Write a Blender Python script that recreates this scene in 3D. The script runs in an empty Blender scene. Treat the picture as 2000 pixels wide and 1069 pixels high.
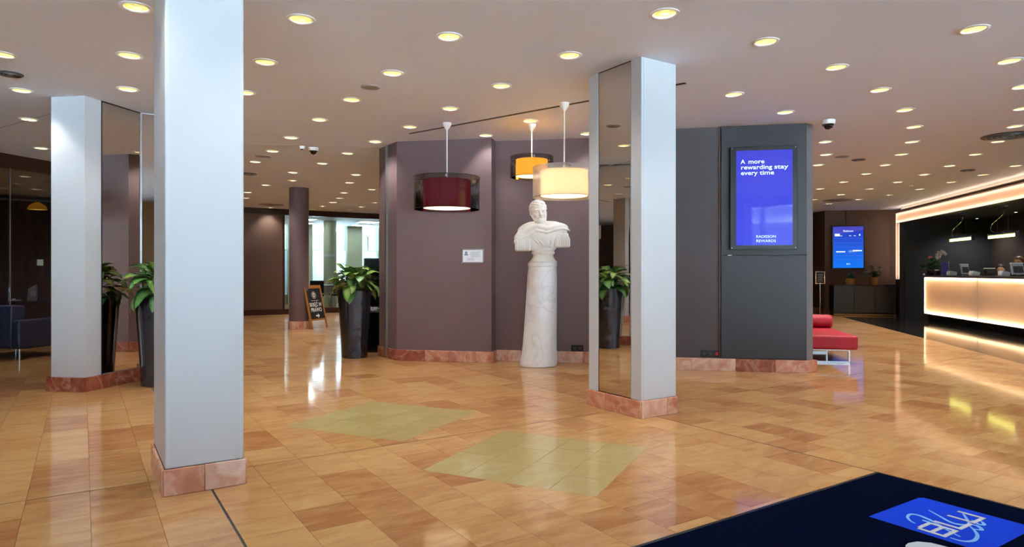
import bpy, bmesh, math, random
import numpy as np
from mathutils import Vector, Matrix, Euler

random.seed(7)
np.random.seed(7)
SC = bpy.context.scene
COL = SC.collection
CEIL = 2.96

# ------------------------------------------------------------------ camera
cam_d = bpy.data.cameras.new('camera')
cam_d.sensor_width = 36.0
cam_d.lens = 1290.0 / 2000.0 * 36.0
cam_d.shift_y = -3.5 / 2000.0
cam_d.clip_start = 0.05
cam_d.clip_end = 200
cam = bpy.data.objects.new('camera', cam_d)
COL.objects.link(cam)
cam.location = (0, 0, 1.2)
cam.rotation_euler = (math.radians(90), 0, 0)
SC.camera = cam

# ------------------------------------------------------------------ world, exposure
SKY = 1.6
W = bpy.data.worlds.new('overcast_sky')
SC.world = W
W.use_nodes = True
bg = W.node_tree.nodes['Background']
bg.inputs['Color'].default_value = (0.66, 0.83, 1.0, 1)
bg.inputs['Strength'].default_value = SKY
SC.view_settings.view_transform = 'Standard'
SC.view_settings.look = 'None'
SC.view_settings.gamma = 1.0
SC.view_settings.use_curve_mapping = False
SC.view_settings.exposure = 0.55
SC.cycles.use_denoising = True
SC.cycles.max_bounces = 8
SC.cycles.diffuse_bounces = 4
SC.cycles.glossy_bounces = 5
SC.cycles.transmission_bounces = 6
SC.cycles.transparent_max_bounces = 12
SC.cycles.caustics_reflective = False
SC.cycles.caustics_refractive = False
SC.cycles.sample_clamp_indirect = 60.0

sun_d = bpy.data.lights.new('street_sun', 'SUN')      # sun standing along the front: lights the street, not the lobby floor
sun_d.energy = 152.0; sun_d.angle = math.radians(2); sun_d.color = (0.76, 0.89, 1.0)
sun = bpy.data.objects.new('street_sun', sun_d); COL.objects.link(sun)
sun.rotation_euler = Vector((-0.55, -0.20, -0.80)).to_track_quat('-Z', 'Y').to_euler()

# plan axes: U runs along the column grid (az 57), V towards the entrance (az 147)
AZ = math.radians(57)
UX, UY = math.sin(AZ), math.cos(AZ)
VX, VY = math.cos(AZ), -math.sin(AZ)
UROT = math.atan2(UY, UX)             # rotation that turns local x onto U (local y = -V)
def P(u, v): return (u * UX + v * VX, u * UY + v * VY)
def toUV(x, y): return (x * UX + y * UY, x * VX + y * VY)
def azv(deg): return (math.sin(math.radians(deg)), math.cos(math.radians(deg)))

def portal(name, loc, rot, sx, sy):
    l = bpy.data.lights.new(name, 'AREA')
    l.shape = 'RECTANGLE'; l.size = sx; l.size_y = sy
    l.cycles.is_portal = True
    o = bpy.data.objects.new(name, l); COL.objects.link(o)
    o.location = loc; o.rotation_euler = rot
    return o
# sky portals in the glazed entrance front and in the windows of the back room
_p = P(-0.1, 2.55)
portal('sky_portal', (_p[0], _p[1], 1.45), (math.radians(90), 0, UROT), 19.6, 2.7)
_p = P(8.0, -24.9)
portal('sky_portal', (_p[0], _p[1], 1.6), (math.radians(-90), 0, UROT), 6.5, 2.6)

# ------------------------------------------------------------------ materials
def lin(c):
    return tuple(((x / 255.0) / 12.92 if x / 255.0 <= 0.04045 else ((x / 255.0 + 0.055) / 1.055) ** 2.4) for x in c)
def mat(name, rgb=(200, 200, 200), rough=0.5, metal=0.0, noise=0.0, scale=8.0, emit=None, estr=1.0, spec=0.5, coat=0.0, bump=0.0, bscale=60.0, stretch=(1, 1, 1)):
    m = bpy.data.materials.new(name); m.use_nodes = True
    nt = m.node_tree; b = nt.nodes['Principled BSDF']
    c = lin(rgb)
    b.inputs['Base Color'].default_value = (*c, 1)
    b.inputs['Roughness'].default_value = rough
    b.inputs['Metallic'].default_value = metal
    b.inputs['Specular IOR Level'].default_value = spec
    b.inputs['Coat Weight'].default_value = coat
    b.inputs['Coat Roughness'].default_value = 0.05
    if emit:
        b.inputs['Emission Color'].default_value = (*lin(emit), 1)
        b.inputs['Emission Strength'].default_value = estr
    if noise > 0 or bump > 0:
        tc = nt.nodes.new('ShaderNodeTexCoord'); mp = nt.nodes.new('ShaderNodeMapping')
        mp.inputs['Scale'].default_value = stretch
        nt.links.new(tc.outputs['Object'], mp.inputs['Vector'])
    if noise > 0:
        n = nt.nodes.new('ShaderNodeTexNoise'); n.inputs['Scale'].default_value = scale
        n.inputs['Detail'].default_value = 4
        nt.links.new(mp.outputs[0], n.inputs['Vector'])
        r = nt.nodes.new('ShaderNodeValToRGB')
        r.color_ramp.elements[0].position = 0.3; r.color_ramp.elements[1].position = 0.7
        r.color_ramp.elements[0].color = (*[x * (1 - noise) for x in c], 1)
        r.color_ramp.elements[1].color = (*[min(1, x * (1 + noise)) for x in c], 1)
        nt.links.new(n.outputs['Fac'], r.inputs[0]); nt.links.new(r.outputs[0], b.inputs['Base Color'])
    if bump > 0:
        n2 = nt.nodes.new('ShaderNodeTexNoise'); n2.inputs['Scale'].default_value = bscale
        n2.inputs['Detail'].default_value = 3
        nt.links.new(mp.outputs[0], n2.inputs['Vector'])
        bp = nt.nodes.new('ShaderNodeBump'); bp.inputs['Strength'].default_value = bump; bp.inputs['Distance'].default_value = 0.01
        nt.links.new(n2.outputs['Fac'], bp.inputs['Height']); nt.links.new(bp.outputs[0], b.inputs['Normal'])
    return m

def floor_mat(name, cols, rough=0.07):
    """polished marble tile: grain along U, every tile its own tone through the 'tint' attribute"""
    m = bpy.data.materials.new(name); m.use_nodes = True
    nt = m.node_tree; b = nt.nodes['Principled BSDF']; N = nt.nodes.new; L = nt.links.new
    geo = N('ShaderNodeNewGeometry'); at = N('ShaderNodeAttribute'); at.attribute_name = 'tint'
    rot = N('ShaderNodeMapping'); rot.inputs['Rotation'].default_value = (0, 0, -UROT)
    L(geo.outputs['Position'], rot.inputs['Vector'])
    off = N('ShaderNodeVectorMath'); off.operation = 'MULTIPLY_ADD'
    off.inputs[1].default_value = (1, 1, 1)
    sc = N('ShaderNodeVectorMath'); sc.operation = 'SCALE'; sc.inputs['Scale'].default_value = 37.0
    L(at.outputs['Vector'], sc.inputs[0]); L(rot.outputs[0], off.inputs[0]); L(sc.outputs[0], off.inputs[2])
    st = N('ShaderNodeMapping'); st.inputs['Scale'].default_value = (2.2, 7.0, 1)
    L(off.outputs[0], st.inputs['Vector'])
    n = N('ShaderNodeTexNoise'); n.inputs['Scale'].default_value = 1.6; n.inputs['Detail'].default_value = 8; n.inputs['Roughness'].default_value = 0.62; n.inputs['Distortion'].default_value = 0.7
    L(st.outputs[0], n.inputs['Vector'])
    sep = N('ShaderNodeSeparateColor'); L(at.outputs['Color'], sep.inputs[0])
    add = N('ShaderNodeMath'); add.operation = 'MULTIPLY_ADD'; add.inputs[1].default_value = 0.9; L(n.outputs['Fac'], add.inputs[0])
    sub = N('ShaderNodeMath'); sub.operation = 'MULTIPLY_ADD'; sub.inputs[1].default_value = 0.62; sub.inputs[2].default_value = -0.27
    L(sep.outputs[0], sub.inputs[0]); L(sub.outputs[0], add.inputs[2])
    r = N('ShaderNodeValToRGB'); cr = r.color_ramp
    for i, (p, c) in enumerate(cols):
        e = cr.elements[i] if i < 2 else cr.elements.new(p)
        e.position = p; e.color = (*lin(c), 1)
    L(add.outputs[0], r.inputs[0])
    # thin pale veins
    n2 = N('ShaderNodeTexNoise'); n2.inputs['Scale'].default_value = 3.0; n2.inputs['Detail'].default_value = 6; n2.inputs['Distortion'].default_value = 1.5
    L(st.outputs[0], n2.inputs['Vector'])
    ab = N('ShaderNodeMath'); ab.operation = 'SUBTRACT'; ab.inputs[1].default_value = 0.5; L(n2.outputs['Fac'], ab.inputs[0])
    ab2 = N('ShaderNodeMath'); ab2.operation = 'ABSOLUTE'; L(ab.outputs[0], ab2.inputs[0])
    vr = N('ShaderNodeMapRange'); vr.inputs[1].default_value = 0.0; vr.inputs[2].default_value = 0.02; vr.inputs[3].default_value = 0.22; vr.inputs[4].default_value = 0.0
    L(ab2.outputs[0], vr.inputs[0])
    mx = N('ShaderNodeMix'); mx.data_type = 'RGBA'; mx.inputs[7].default_value = (*lin((140, 86, 52)), 1)
    L(vr.outputs[0], mx.inputs[0]); L(r.outputs[0], mx.inputs[6]); L(mx.outputs[2], b.inputs['Base Color'])
    rr = N('ShaderNodeMapRange'); rr.inputs[3].default_value = rough * 0.7; rr.inputs[4].default_value = rough * 1.4
    L(n.outputs['Fac'], rr.inputs[0]); L(rr.outputs[0], b.inputs['Roughness'])
    b.inputs['Specular IOR Level'].default_value = 0.66
    nb = N('ShaderNodeTexNoise'); nb.inputs['Scale'].default_value = 1.1; nb.inputs['Detail'].default_value = 2
    L(off.outputs[0], nb.inputs['Vector'])
    bp = N('ShaderNodeBump'); bp.inputs['Strength'].default_value = 0.012; bp.inputs['Distance'].default_value = 0.02
    L(nb.outputs['Fac'], bp.inputs['Height']); L(bp.outputs[0], b.inputs['Normal'])
    # second, hazier gloss lobe of worn polish
    b2 = N('ShaderNodeBsdfPrincipled'); b2.inputs['Roughness'].default_value = 0.30; b2.inputs['Specular IOR Level'].default_value = 0.62
    L(mx.outputs[2], b2.inputs['Base Color'])
    ms = N('ShaderNodeMixShader'); ms.inputs[0].default_value = 0.32
    L(b.outputs[0], ms.inputs[1]); L(b2.outputs[0], ms.inputs[2]); L(ms.outputs[0], nt.nodes['Material Output'].inputs[0])
    return m

def glass_mat(name, tint=(1, 1, 1), ior=1.5, gloss=1.0, rough=0.0, body=0.0, bodycol=(0.1, 0.1, 0.1)):
    """thin sheet: transparent + fresnel mirror, body mixes in a tinted diffuse film"""
    m = bpy.data.materials.new(name); m.use_nodes = True
    nt = m.node_tree; nt.nodes.remove(nt.nodes['Principled BSDF']); N = nt.nodes.new; L = nt.links.new
    out = nt.nodes['Material Output']
    t = N('ShaderNodeBsdfTransparent'); t.inputs[0].default_value = (*tint, 1)
    g = N('ShaderNodeBsdfGlossy'); g.inputs['Roughness'].default_value = rough
    f = N('ShaderNodeFresnel'); f.inputs['IOR'].default_value = ior
    k = N('ShaderNodeMath'); k.operation = 'MULTIPLY'; k.inputs[1].default_value = gloss
    L(f.outputs[0], k.inputs[0])
    mx = N('ShaderNodeMixShader'); L(k.outputs[0], mx.inputs[0])
    if body > 0:
        d = N('ShaderNodeBsdfDiffuse'); d.inputs[0].default_value = (*bodycol, 1)
        m2 = N('ShaderNodeMixShader'); m2.inputs[0].default_value = body
        L(t.outputs[0], m2.inputs[1]); L(d.outputs[0], m2.inputs[2]); L(m2.outputs[0], mx.inputs[1])
    else:
        L(t.outputs[0], mx.inputs[1])
    L(g.outputs[0], mx.inputs[2]); L(mx.outputs[0], out.inputs[0])
    return m

def translucent_mat(name, col, trans=0.6):
    m = bpy.data.materials.new(name); m.use_nodes = True
    nt = m.node_tree; nt.nodes.remove(nt.nodes['Principled BSDF']); N = nt.nodes.new; L = nt.links.new
    d = N('ShaderNodeBsdfDiffuse'); d.inputs[0].default_value = (*col, 1)
    t = N('ShaderNodeBsdfTranslucent'); t.inputs[0].default_value = (*col, 1)
    n = N('ShaderNodeTexNoise'); n.inputs['Scale'].default_value = 3.0
    r = N('ShaderNodeMapRange'); r.inputs[3].default_value = trans - 0.04; r.inputs[4].default_value = trans + 0.04
    L(n.outputs['Fac'], r.inputs[0])
    mx = N('ShaderNodeMixShader'); L(r.outputs[0], mx.inputs[0])
    L(d.outputs[0], mx.inputs[1]); L(t.outputs[0], mx.inputs[2])
    L(mx.outputs[0], nt.nodes['Material Output'].inputs[0])
    return m

def emit_mat(name, rgb, s):
    return mat(name, (20, 20, 20), 0.5, emit=rgb, estr=s)

def screen_mat(name, top, bottom, s, axis=2):
    """display: emission graded from bottom to top in object space (generated), glossy glass face"""
    m = bpy.data.materials.new(name); m.use_nodes = True
    nt = m.node_tree; b = nt.nodes['Principled BSDF']; N = nt.nodes.new; L = nt.links.new
    tc = N('ShaderNodeTexCoord'); sp = N('ShaderNodeSeparateXYZ'); L(tc.outputs['Generated'], sp.inputs[0])
    r = N('ShaderNodeValToRGB'); r.color_ramp.elements[0].color = (*lin(bottom), 1); r.color_ramp.elements[1].color = (*lin(top), 1)
    L(sp.outputs[axis], r.inputs[0]); L(r.outputs[0], b.inputs['Emission Color'])
    b.inputs['Base Color'].default_value = (0.01, 0.01, 0.02, 1); b.inputs['Roughness'].default_value = 0.04
    b.inputs['Emission Strength'].default_value = s
    return m

def marble_mat(name, base, vein, rough=0.25, scale=1.6, sharp=0.05, amount=0.6, second=None):
    m = bpy.data.materials.new(name); m.use_nodes = True
    nt = m.node_tree; b = nt.nodes['Principled BSDF']; N = nt.nodes.new; L = nt.links.new
    g = N('ShaderNodeNewGeometry'); oi = N('ShaderNodeObjectInfo')
    ad = N('ShaderNodeVectorMath'); ad.operation = 'ADD'; L(g.outputs['Position'], ad.inputs[0])
    sc = N('ShaderNodeMath'); sc.operation = 'MULTIPLY'; sc.inputs[1].default_value = 20.0; L(oi.outputs['Random'], sc.inputs[0]); L(sc.outputs[0], ad.inputs[1])
    n1 = N('ShaderNodeTexNoise'); n1.inputs['Scale'].default_value = scale * 2.5; n1.inputs['Detail'].default_value = 6; n1.inputs['Distortion'].default_value = 0.6
    L(ad.outputs[0], n1.inputs['Vector'])
    r = N('ShaderNodeValToRGB'); c2 = second or tuple(x * 0.8 for x in base)
    r.color_ramp.elements[0].position = 0.3; r.color_ramp.elements[0].color = (*lin(c2), 1)
    r.color_ramp.elements[1].position = 0.7; r.color_ramp.elements[1].color = (*lin(base), 1)
    L(n1.outputs['Fac'], r.inputs[0])
    n2 = N('ShaderNodeTexNoise'); n2.inputs['Scale'].default_value = scale; n2.inputs['Detail'].default_value = 7; n2.inputs['Distortion'].default_value = 1.2
    L(ad.outputs[0], n2.inputs['Vector'])
    s = N('ShaderNodeMath'); s.operation = 'SUBTRACT'; s.inputs[1].default_value = 0.5; L(n2.outputs['Fac'], s.inputs[0])
    a = N('ShaderNodeMath'); a.operation = 'ABSOLUTE'; L(s.outputs[0], a.inputs[0])
    mr = N('ShaderNodeMapRange'); mr.inputs[2].default_value = sharp; mr.inputs[3].default_value = amount; mr.inputs[4].default_value = 0
    L(a.outputs[0], mr.inputs[0])
    mx = N('ShaderNodeMix'); mx.data_type = 'RGBA'; mx.inputs[7].default_value = (*lin(vein), 1)
    L(mr.outputs[0], mx.inputs[0]); L(r.outputs[0], mx.inputs[6]); L(mx.outputs[2], b.inputs['Base Color'])
    b.inputs['Roughness'].default_value = rough
    return m

def leaf_mat(name, edge, centre):
    m = bpy.data.materials.new(name); m.use_nodes = True
    nt = m.node_tree; b = nt.nodes['Principled BSDF']; N = nt.nodes.new; L = nt.links.new
    tc = N('ShaderNodeTexCoord'); sp = N('ShaderNodeSeparateXYZ'); L(tc.outputs['UV'], sp.inputs[0])
    ab = N('ShaderNodeMath'); ab.operation = 'SUBTRACT'; ab.inputs[1].default_value = 0.5; L(sp.outputs[0], ab.inputs[0])
    a2 = N('ShaderNodeMath'); a2.operation = 'ABSOLUTE'; L(ab.outputs[0], a2.inputs[0])
    n = N('ShaderNodeTexNoise'); n.inputs['Scale'].default_value = 9.0; n.inputs['Detail'].default_value = 3
    L(tc.outputs['UV'], n.inputs['Vector'])
    k = N('ShaderNodeMath'); k.operation = 'MULTIPLY_ADD'; k.inputs[1].default_value = 0.55; L(n.outputs['Fac'], k.inputs[0]); L(a2.outputs[0], k.inputs[2])
    r = N('ShaderNodeValToRGB'); r.color_ramp.elements[0].position = 0.50; r.color_ramp.elements[0].color = (*lin(centre), 1)
    r.color_ramp.elements[1].position = 0.68; r.color_ramp.elements[1].color = (*lin(edge), 1)
    L(k.outputs[0], r.inputs[0]); L(r.outputs[0], b.inputs['Base Color'])
    b.inputs['Roughness'].default_value = 0.3
    return m

M = {}
FLOORCOLS = [(0.0, (129, 79, 46)), (1.0, (200, 176, 132)), (0.28, (152, 101, 58)), (0.5, (173, 130, 80)), (0.72, (185, 148, 98))]
M['tile'] = floor_mat('polished_salmon_marble', FLOORCOLS)
M['pale_tile'] = floor_mat('polished_beige_marble', [(0.0, (140, 120, 74)), (1.0, (172, 160, 116)), (0.5, (158, 139, 89))])
M['grout'] = mat('dark_grout', (92, 66, 46), 0.8, noise=0.2)
M['joint'] = mat('black_movement_joint', (42, 44, 44), 0.5, noise=0.1)
M['granite'] = mat('black_polished_granite', (30, 28, 27), 0.08, noise=0.3, scale=30)
M['ceiling'] = mat('ceiling_plaster', (224, 230, 242), 0.85, noise=0.015, scale=1.5)
M['brown'] = mat('mauve_brown_paint', (112, 92, 94), 0.55, noise=0.03, scale=3, bump=0.02, bscale=180)
M['taupe'] = mat('warm_brown_wallpaper', (98, 74, 60), 0.6, noise=0.04, scale=4)
M['anthracite'] = mat('anthracite_laminate', (45, 45, 48), 0.4, noise=0.03, scale=3)
M['grey_trim'] = mat('grey_metal_trim', (138, 139, 144), 0.35, metal=0.3, noise=0.02)
M['white'] = mat('white_lacquer', (194, 197, 201), 0.38, noise=0.012, scale=1.2)
M['offwhite'] = mat('off_white_paint', (206, 206, 200), 0.6, noise=0.02, scale=1)
M['mirror'] = mat('silvered_mirror', (216, 212, 206), 0.0, metal=1.0, noise=0.003)
M['skirt'] = marble_mat('rosso_marble', (212, 156, 130), (228, 200, 180), 0.22, 3.0, 0.05, 0.4, (178, 106, 80))
M['skirt_pale'] = marble_mat('pale_rose_marble', (222, 188, 170), (238, 224, 212), 0.22, 3.0, 0.06, 0.5, (204, 148, 122))
M['skirt_dark'] = marble_mat('dark_rosso_marble', (172, 100, 76), (206, 158, 132), 0.2, 3.2, 0.05, 0.45, (126, 62, 44))
M['statue'] = marble_mat('white_carrara', (242, 242, 240), (196, 194, 188), 0.35, 1.6, 0.03, 0.25, (226, 222, 214))
M['plinth'] = marble_mat('veined_white_marble', (238, 240, 243), (186, 186, 184), 0.28, 1.5, 0.03, 0.32, (226, 227, 228))
M['wood_dark'] = mat('dark_mahogany', (52, 28, 20), 0.4, noise=0.3, scale=6, stretch=(1, 1, 8))
M['wood'] = mat('oiled_pine', (168, 112, 54), 0.5, noise=0.2, scale=5, stretch=(6, 6, 1))
M['black'] = mat('black_satin', (18, 18, 20), 0.35, noise=0.1)
M['black_gloss'] = mat('black_gloss_laminate', (12, 12, 15), 0.12, noise=0.1)
M['bronze_panel'] = mat('dark_brown_lacquer', (62, 54, 51), 0.4, noise=0.1)
M['chrome'] = mat('chrome', (210, 212, 216), 0.12, metal=1.0, noise=0.01)
M['steel'] = mat('brushed_steel', (170, 172, 174), 0.3, metal=0.9, noise=0.03)
M['plastic_white'] = mat('white_plastic', (236, 236, 234), 0.35, noise=0.01)
M['plastic_grey'] = mat('pale_grey_plastic', (176, 190, 202), 0.4, noise=0.02)
M['red'] = mat('red_leather', (176, 10, 38), 0.5, noise=0.06, scale=9, bump=0.05, bscale=220)
M['navy'] = mat('navy_leather', (34, 40, 66), 0.42, noise=0.08, scale=8, bump=0.05, bscale=200)
M['mat_navy'] = mat('navy_carpet_pile', (8, 14, 34), 1.0, noise=0.3, scale=140, bump=0.6, bscale=420, spec=0.0)
M['mat_blue'] = mat('royal_blue_carpet_pile', (20, 62, 205), 0.95, noise=0.14, scale=120, bump=0.6, bscale=420, spec=0.1)
M['mat_sky'] = mat('light_blue_carpet_pile', (120, 178, 232), 0.95, noise=0.1, scale=120, bump=0.6, bscale=420, spec=0.1)
M['mat_white'] = mat('grey_white_carpet_pile', (186, 194, 202), 0.95, noise=0.1, scale=120, bump=0.6, bscale=420, spec=0.1)
M['pot'] = mat('charcoal_glazed_pot', (34, 35, 41), 0.13, noise=0.05, coat=0.3)
M['soil'] = mat('potting_soil', (40, 30, 22), 0.95, noise=0.4, scale=30)
M['leaf'] = leaf_mat('variegated_leaf', (30, 92, 34), (134, 162, 74))
M['leaf_b'] = leaf_mat('variegated_leaf_deep', (24, 84, 40), (96, 146, 74))
M['stem'] = mat('green_stem', (64, 96, 44), 0.5, noise=0.15)
M['leaf_dark'] = mat('dark_foliage', (44, 82, 34), 0.45, noise=0.3, scale=20)
M['glass'] = glass_mat('clear_glass', (0.93, 0.97, 0.95))
M['glass_smoke'] = glass_mat('smoked_glass', (0.66, 0.69, 0.73), ior=1.5)
M['smoke_film'] = glass_mat('smoked_acrylic', (0.40, 0.38, 0.36), ior=1.55, gloss=1.0, body=0.05, bodycol=(0.05, 0.045, 0.04))
M['organza'] = glass_mat('white_organza', (0.9, 0.88, 0.86), ior=1.3, gloss=0.25, rough=0.4, body=0.42, bodycol=(0.62, 0.58, 0.54))
M['reflector'] = mat('gold_tinted_reflector', (232, 228, 160), 0.28, metal=0.85, noise=0.06, scale=40)
M['lamp'] = emit_mat('lamp_tube', (255, 252, 230), 11.0)
M['led'] = emit_mat('warm_led_strip', (255, 236, 222), 13.0)
M['led_desk'] = emit_mat('desk_led_strip', (255, 240, 220), 30.0)
M['led_soft'] = emit_mat('warm_cove_led', (255, 222, 188), 9.0)
M['diffuser'] = emit_mat('lit_diffuser', (255, 232, 190), 1.6)
M['green_led'] = emit_mat('yellow_green_tube', (236, 246, 120), 5.0)
M['onyx'] = translucent_mat('backlit_onyx', (0.87, 0.78, 0.65), 0.7)
M['cove_panel'] = translucent_mat('backlit_frame_panel', (0.90, 0.83, 0.77), 0.55)
M['led_back'] = mat('led_back_board', (206, 168, 118), 0.7, noise=0.02)
M['screen_big'] = screen_mat('blue_screen', (62, 68, 214), (68, 80, 232), 0.72)
M['screen_tv'] = screen_mat('blue_info_screen', (40, 44, 170), (16, 110, 225), 0.85)
M['screen_text'] = emit_mat('screen_lettering', (200, 232, 255), 1.2)
M['curtain'] = mat('dark_curtain', (62, 52, 46), 0.85, noise=0.2, scale=4)
M['paper'] = mat('white_paper', (226, 232, 240), 0.5, noise=0.01)
M['ink'] = mat('blue_grey_print', (120, 140, 170), 0.6, noise=0.1)
M['ink_dark'] = mat('grey_print', (150, 160, 180), 0.6, noise=0.1)
M['chalk'] = mat('chalkboard', (24, 27, 26), 0.7, noise=0.15, scale=12)
M['chalk_white'] = mat('white_lettering', (232, 230, 222), 0.7, noise=0.02)
M['terracotta_gold'] = mat('ochre_ceramic', (150, 112, 58), 0.4, noise=0.15)
M['orchid'] = mat('orchid_petal', (246, 236, 240), 0.5, noise=0.04)
M['peach'] = mat('peach_petal', (240, 150, 120), 0.5, noise=0.06)
M['sign_blue'] = mat('royal_blue_card', (40, 36, 130), 0.4, noise=0.05)
M['skin'] = mat('skin', (206, 150, 124), 0.55, noise=0.05)
M['hair_dark'] = mat('dark_hair', (22, 18, 18), 0.5, noise=0.3, scale=40)
M['hair_brown'] = mat('brown_hair', (96, 58, 36), 0.5, noise=0.3, scale=40)
M['suit'] = mat('dark_suit', (26, 28, 36), 0.8, noise=0.1)
M['vent'] = mat('grey_vent', (150, 142, 136), 0.6, noise=0.03)
M['dark_vent'] = mat('dark_vent_metal', (58, 60, 66), 0.45, noise=0.1)
M['red_plastic'] = mat('red_switch', (176, 30, 40), 0.4, noise=0.03)
M['pave'] = mat('street_paving', (196, 200, 208), 0.9, noise=0.1, scale=1)
M['blind'] = translucent_mat('sheer_blind', (0.80, 0.86, 0.88), 0.55)
M['pier'] = mat('sage_grey_paint', (172, 178, 152), 0.6, noise=0.02)

# ------------------------------------------------------------------ helpers
def tag(o, label=None, cat=None, group=None, kind=None):
    if label: o['label'] = label
    if cat: o['category'] = cat
    if group: o['group'] = group
    if kind: o['kind'] = kind
    return o
def thing(name, label, cat, loc=(0, 0, 0), rz=0, group=None):
    o = bpy.data.objects.new(name, None); COL.objects.link(o)
    o.location = loc; o.rotation_euler = (0, 0, rz); o.empty_display_size = 0.1
    return tag(o, label, cat, group)
def link(name, me, parent=None, loc=None, rot=None):
    o = bpy.data.objects.new(name, me); COL.objects.link(o)
    if parent: o.parent = parent
    if loc: o.location = loc
    if rot: o.rotation_euler = rot
    return o
class MB:
    def __init__(s): s.v = []; s.f = []
    def add(s, vs, fs):
        n = len(s.v); s.v += [tuple(p) for p in vs]; s.f += [[i + n for i in f] for f in fs]; return s
    def box(s, c, d, rz=0.0, m=None):
        hx, hy, hz = d[0] / 2, d[1] / 2, d[2] / 2
        vs = []
        cr, sr = math.cos(rz), math.sin(rz)
        for z in (-hz, hz):
            for x, y in ((-hx, -hy), (hx, -hy), (hx, hy), (-hx, hy)):
                p = (c[0] + x * cr - y * sr, c[1] + x * sr + y * cr, c[2] + z)
                vs.append(tuple(m @ Vector(p)) if m else p)
        return s.add(vs, [(3, 2, 1, 0), (4, 5, 6, 7), (0, 1, 5, 4), (1, 2, 6, 5), (2, 3, 7, 6), (3, 0, 4, 7)])
    def prism(s, poly, z0, z1):
        a = sum(poly[i][0] * poly[(i + 1) % len(poly)][1] - poly[(i + 1) % len(poly)][0] * poly[i][1] for i in range(len(poly)))
        if a < 0: poly = poly[::-1]
        n = len(poly)
        return s.add([(x, y, z0) for x, y in poly] + [(x, y, z1) for x, y in poly],
                     [list(range(n))[::-1], [n + i for i in range(n)]] + [[i, (i + 1) % n, n + (i + 1) % n, n + i] for i in range(n)])
    def lathe(s, prof, n=32, c=(0, 0, 0), closed=False):
        vs = []; fs = []; k = len(prof)
        for i in range(n):
            a = 2 * math.pi * i / n
            for r, z in prof: vs.append((c[0] + r * math.cos(a), c[1] + r * math.sin(a), c[2] + z))
        for i in range(n):
            j = (i + 1) % n
            for q in range(k - 1 if not closed else k):
                w = (q + 1) % k
                fs.append((i * k + q, j * k + q, j * k + w, i * k + w))
        return s.add(vs, fs)
    def tube(s, path, r, n=8, cap=True):
        P_ = [Vector(p) for p in path]; k = len(P_)
        rs = r if isinstance(r, (list, tuple)) else [r] * k
        vs = []; fs = []; prev = None
        for i, p in enumerate(P_):
            t = (P_[min(i + 1, k - 1)] - P_[max(i - 1, 0)])
            t = t.normalized() if t.length > 1e-9 else Vector((0, 0, 1))
            if prev is None:
                ref = Vector((0, 0, 1)) if abs(t.z) < 0.9 else Vector((1, 0, 0))
                a = t.cross(ref).normalized()
            else:
                a = (prev - t * prev.dot(t)).normalized()
            prev = a; b = t.cross(a)
            for q in range(n):
                w = 2 * math.pi * q / n
                vs.append(tuple(p + (a * math.cos(w) + b * math.sin(w)) * rs[i]))
        for i in range(k - 1):
            for q in range(n):
                j = (q + 1) % n
                fs.append((i * n + q, i * n + j, (i + 1) * n + j, (i + 1) * n + q))
        if cap:
            fs.append(list(range(n))[::-1]); fs.append([(k - 1) * n + q for q in range(n)])
        return s.add(vs, fs)
    def mesh(s, name, mt, smooth=False, ang=35):
        me = bpy.data.meshes.new(name); me.from_pydata(s.v, [], s.f)
        if mt: me.materials.append(mt)
        if smooth:
            me.polygons.foreach_set('use_smooth', [True] * len(me.polygons)); me.set_sharp_from_angle(angle=math.radians(ang))
        me.update(); return me
    def build(s, name, mt, parent=None, smooth=False, loc=None, rot=None, bevel=0, seg=2):
        o = link(name, s.mesh(name, mt, smooth), parent, loc, rot)
        if bevel:
            md = o.modifiers.new('bevel', 'BEVEL'); md.width = bevel; md.segments = seg; md.limit_method = 'ANGLE'; md.angle_limit = math.radians(40)
            o.data.polygons.foreach_set('use_smooth', [True] * len(o.data.polygons)); o.data.set_sharp_from_angle(angle=math.radians(50))
        return o
def copy_tree(o, parent=None):
    c = o.copy(); COL.objects.link(c)
    if parent: c.parent = parent
    for ch in list(o.children): copy_tree(ch, c)
    return c
def text_mesh(name, body, size, mt, parent=None, extrude=0.0, align='LEFT', offset=0.0, loc=None, rot=None, sx=1.0, space=1.0, width=None):
    cu = bpy.data.curves.new(name, 'FONT'); cu.body = body; cu.size = size; cu.extrude = extrude; cu.align_x = align; cu.offset = offset
    cu.space_line = space; cu.resolution_u = 3
    tmp = bpy.data.objects.new(name, cu); COL.objects.link(tmp)
    dg = bpy.context.evaluated_depsgraph_get()
    me = bpy.data.meshes.new_from_object(tmp.evaluated_get(dg))
    bpy.data.objects.remove(tmp)
    if width: sx = width / max(1e-6, max(v.co.x for v in me.vertices) - min(v.co.x for v in me.vertices))
    for v in me.vertices: v.co.x *= sx
    me.materials.clear(); me.materials.append(mt)
    return link(name, me, parent, loc, rot)
def struct(o): return tag(o, kind='structure')

# ------------------------------------------------------------------ plan of the place
D12, D102 = azv(12), azv(102)
def portal_line(y): return 6.711 + 0.2126 * y         # plane of the reception desk front and its frame
CENTRE = [(-1.90, 9.45), (-1.56, 8.94), (-0.27, 8.68), (-0.22, 8.91), (1.45, 8.61), (1.40, 8.25), (3.50, 7.87), (3.585, 7.915), (6.2, 20.4), (-3.0, 19.9), (-1.40, 9.62)]
LOUNGE_A, LOUNGE_B = (-9.6, 1.5), (-6.95, 12.15)      # glass front of the lounge
DARK = [(8.78, 17.66), (5.23, 2.56), (9.9, 2.0), (12.9, 17.9), (10.4, 17.95)]
def lounge_x(y): return -7.55 + 0.249 * (y - 9.74)

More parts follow.
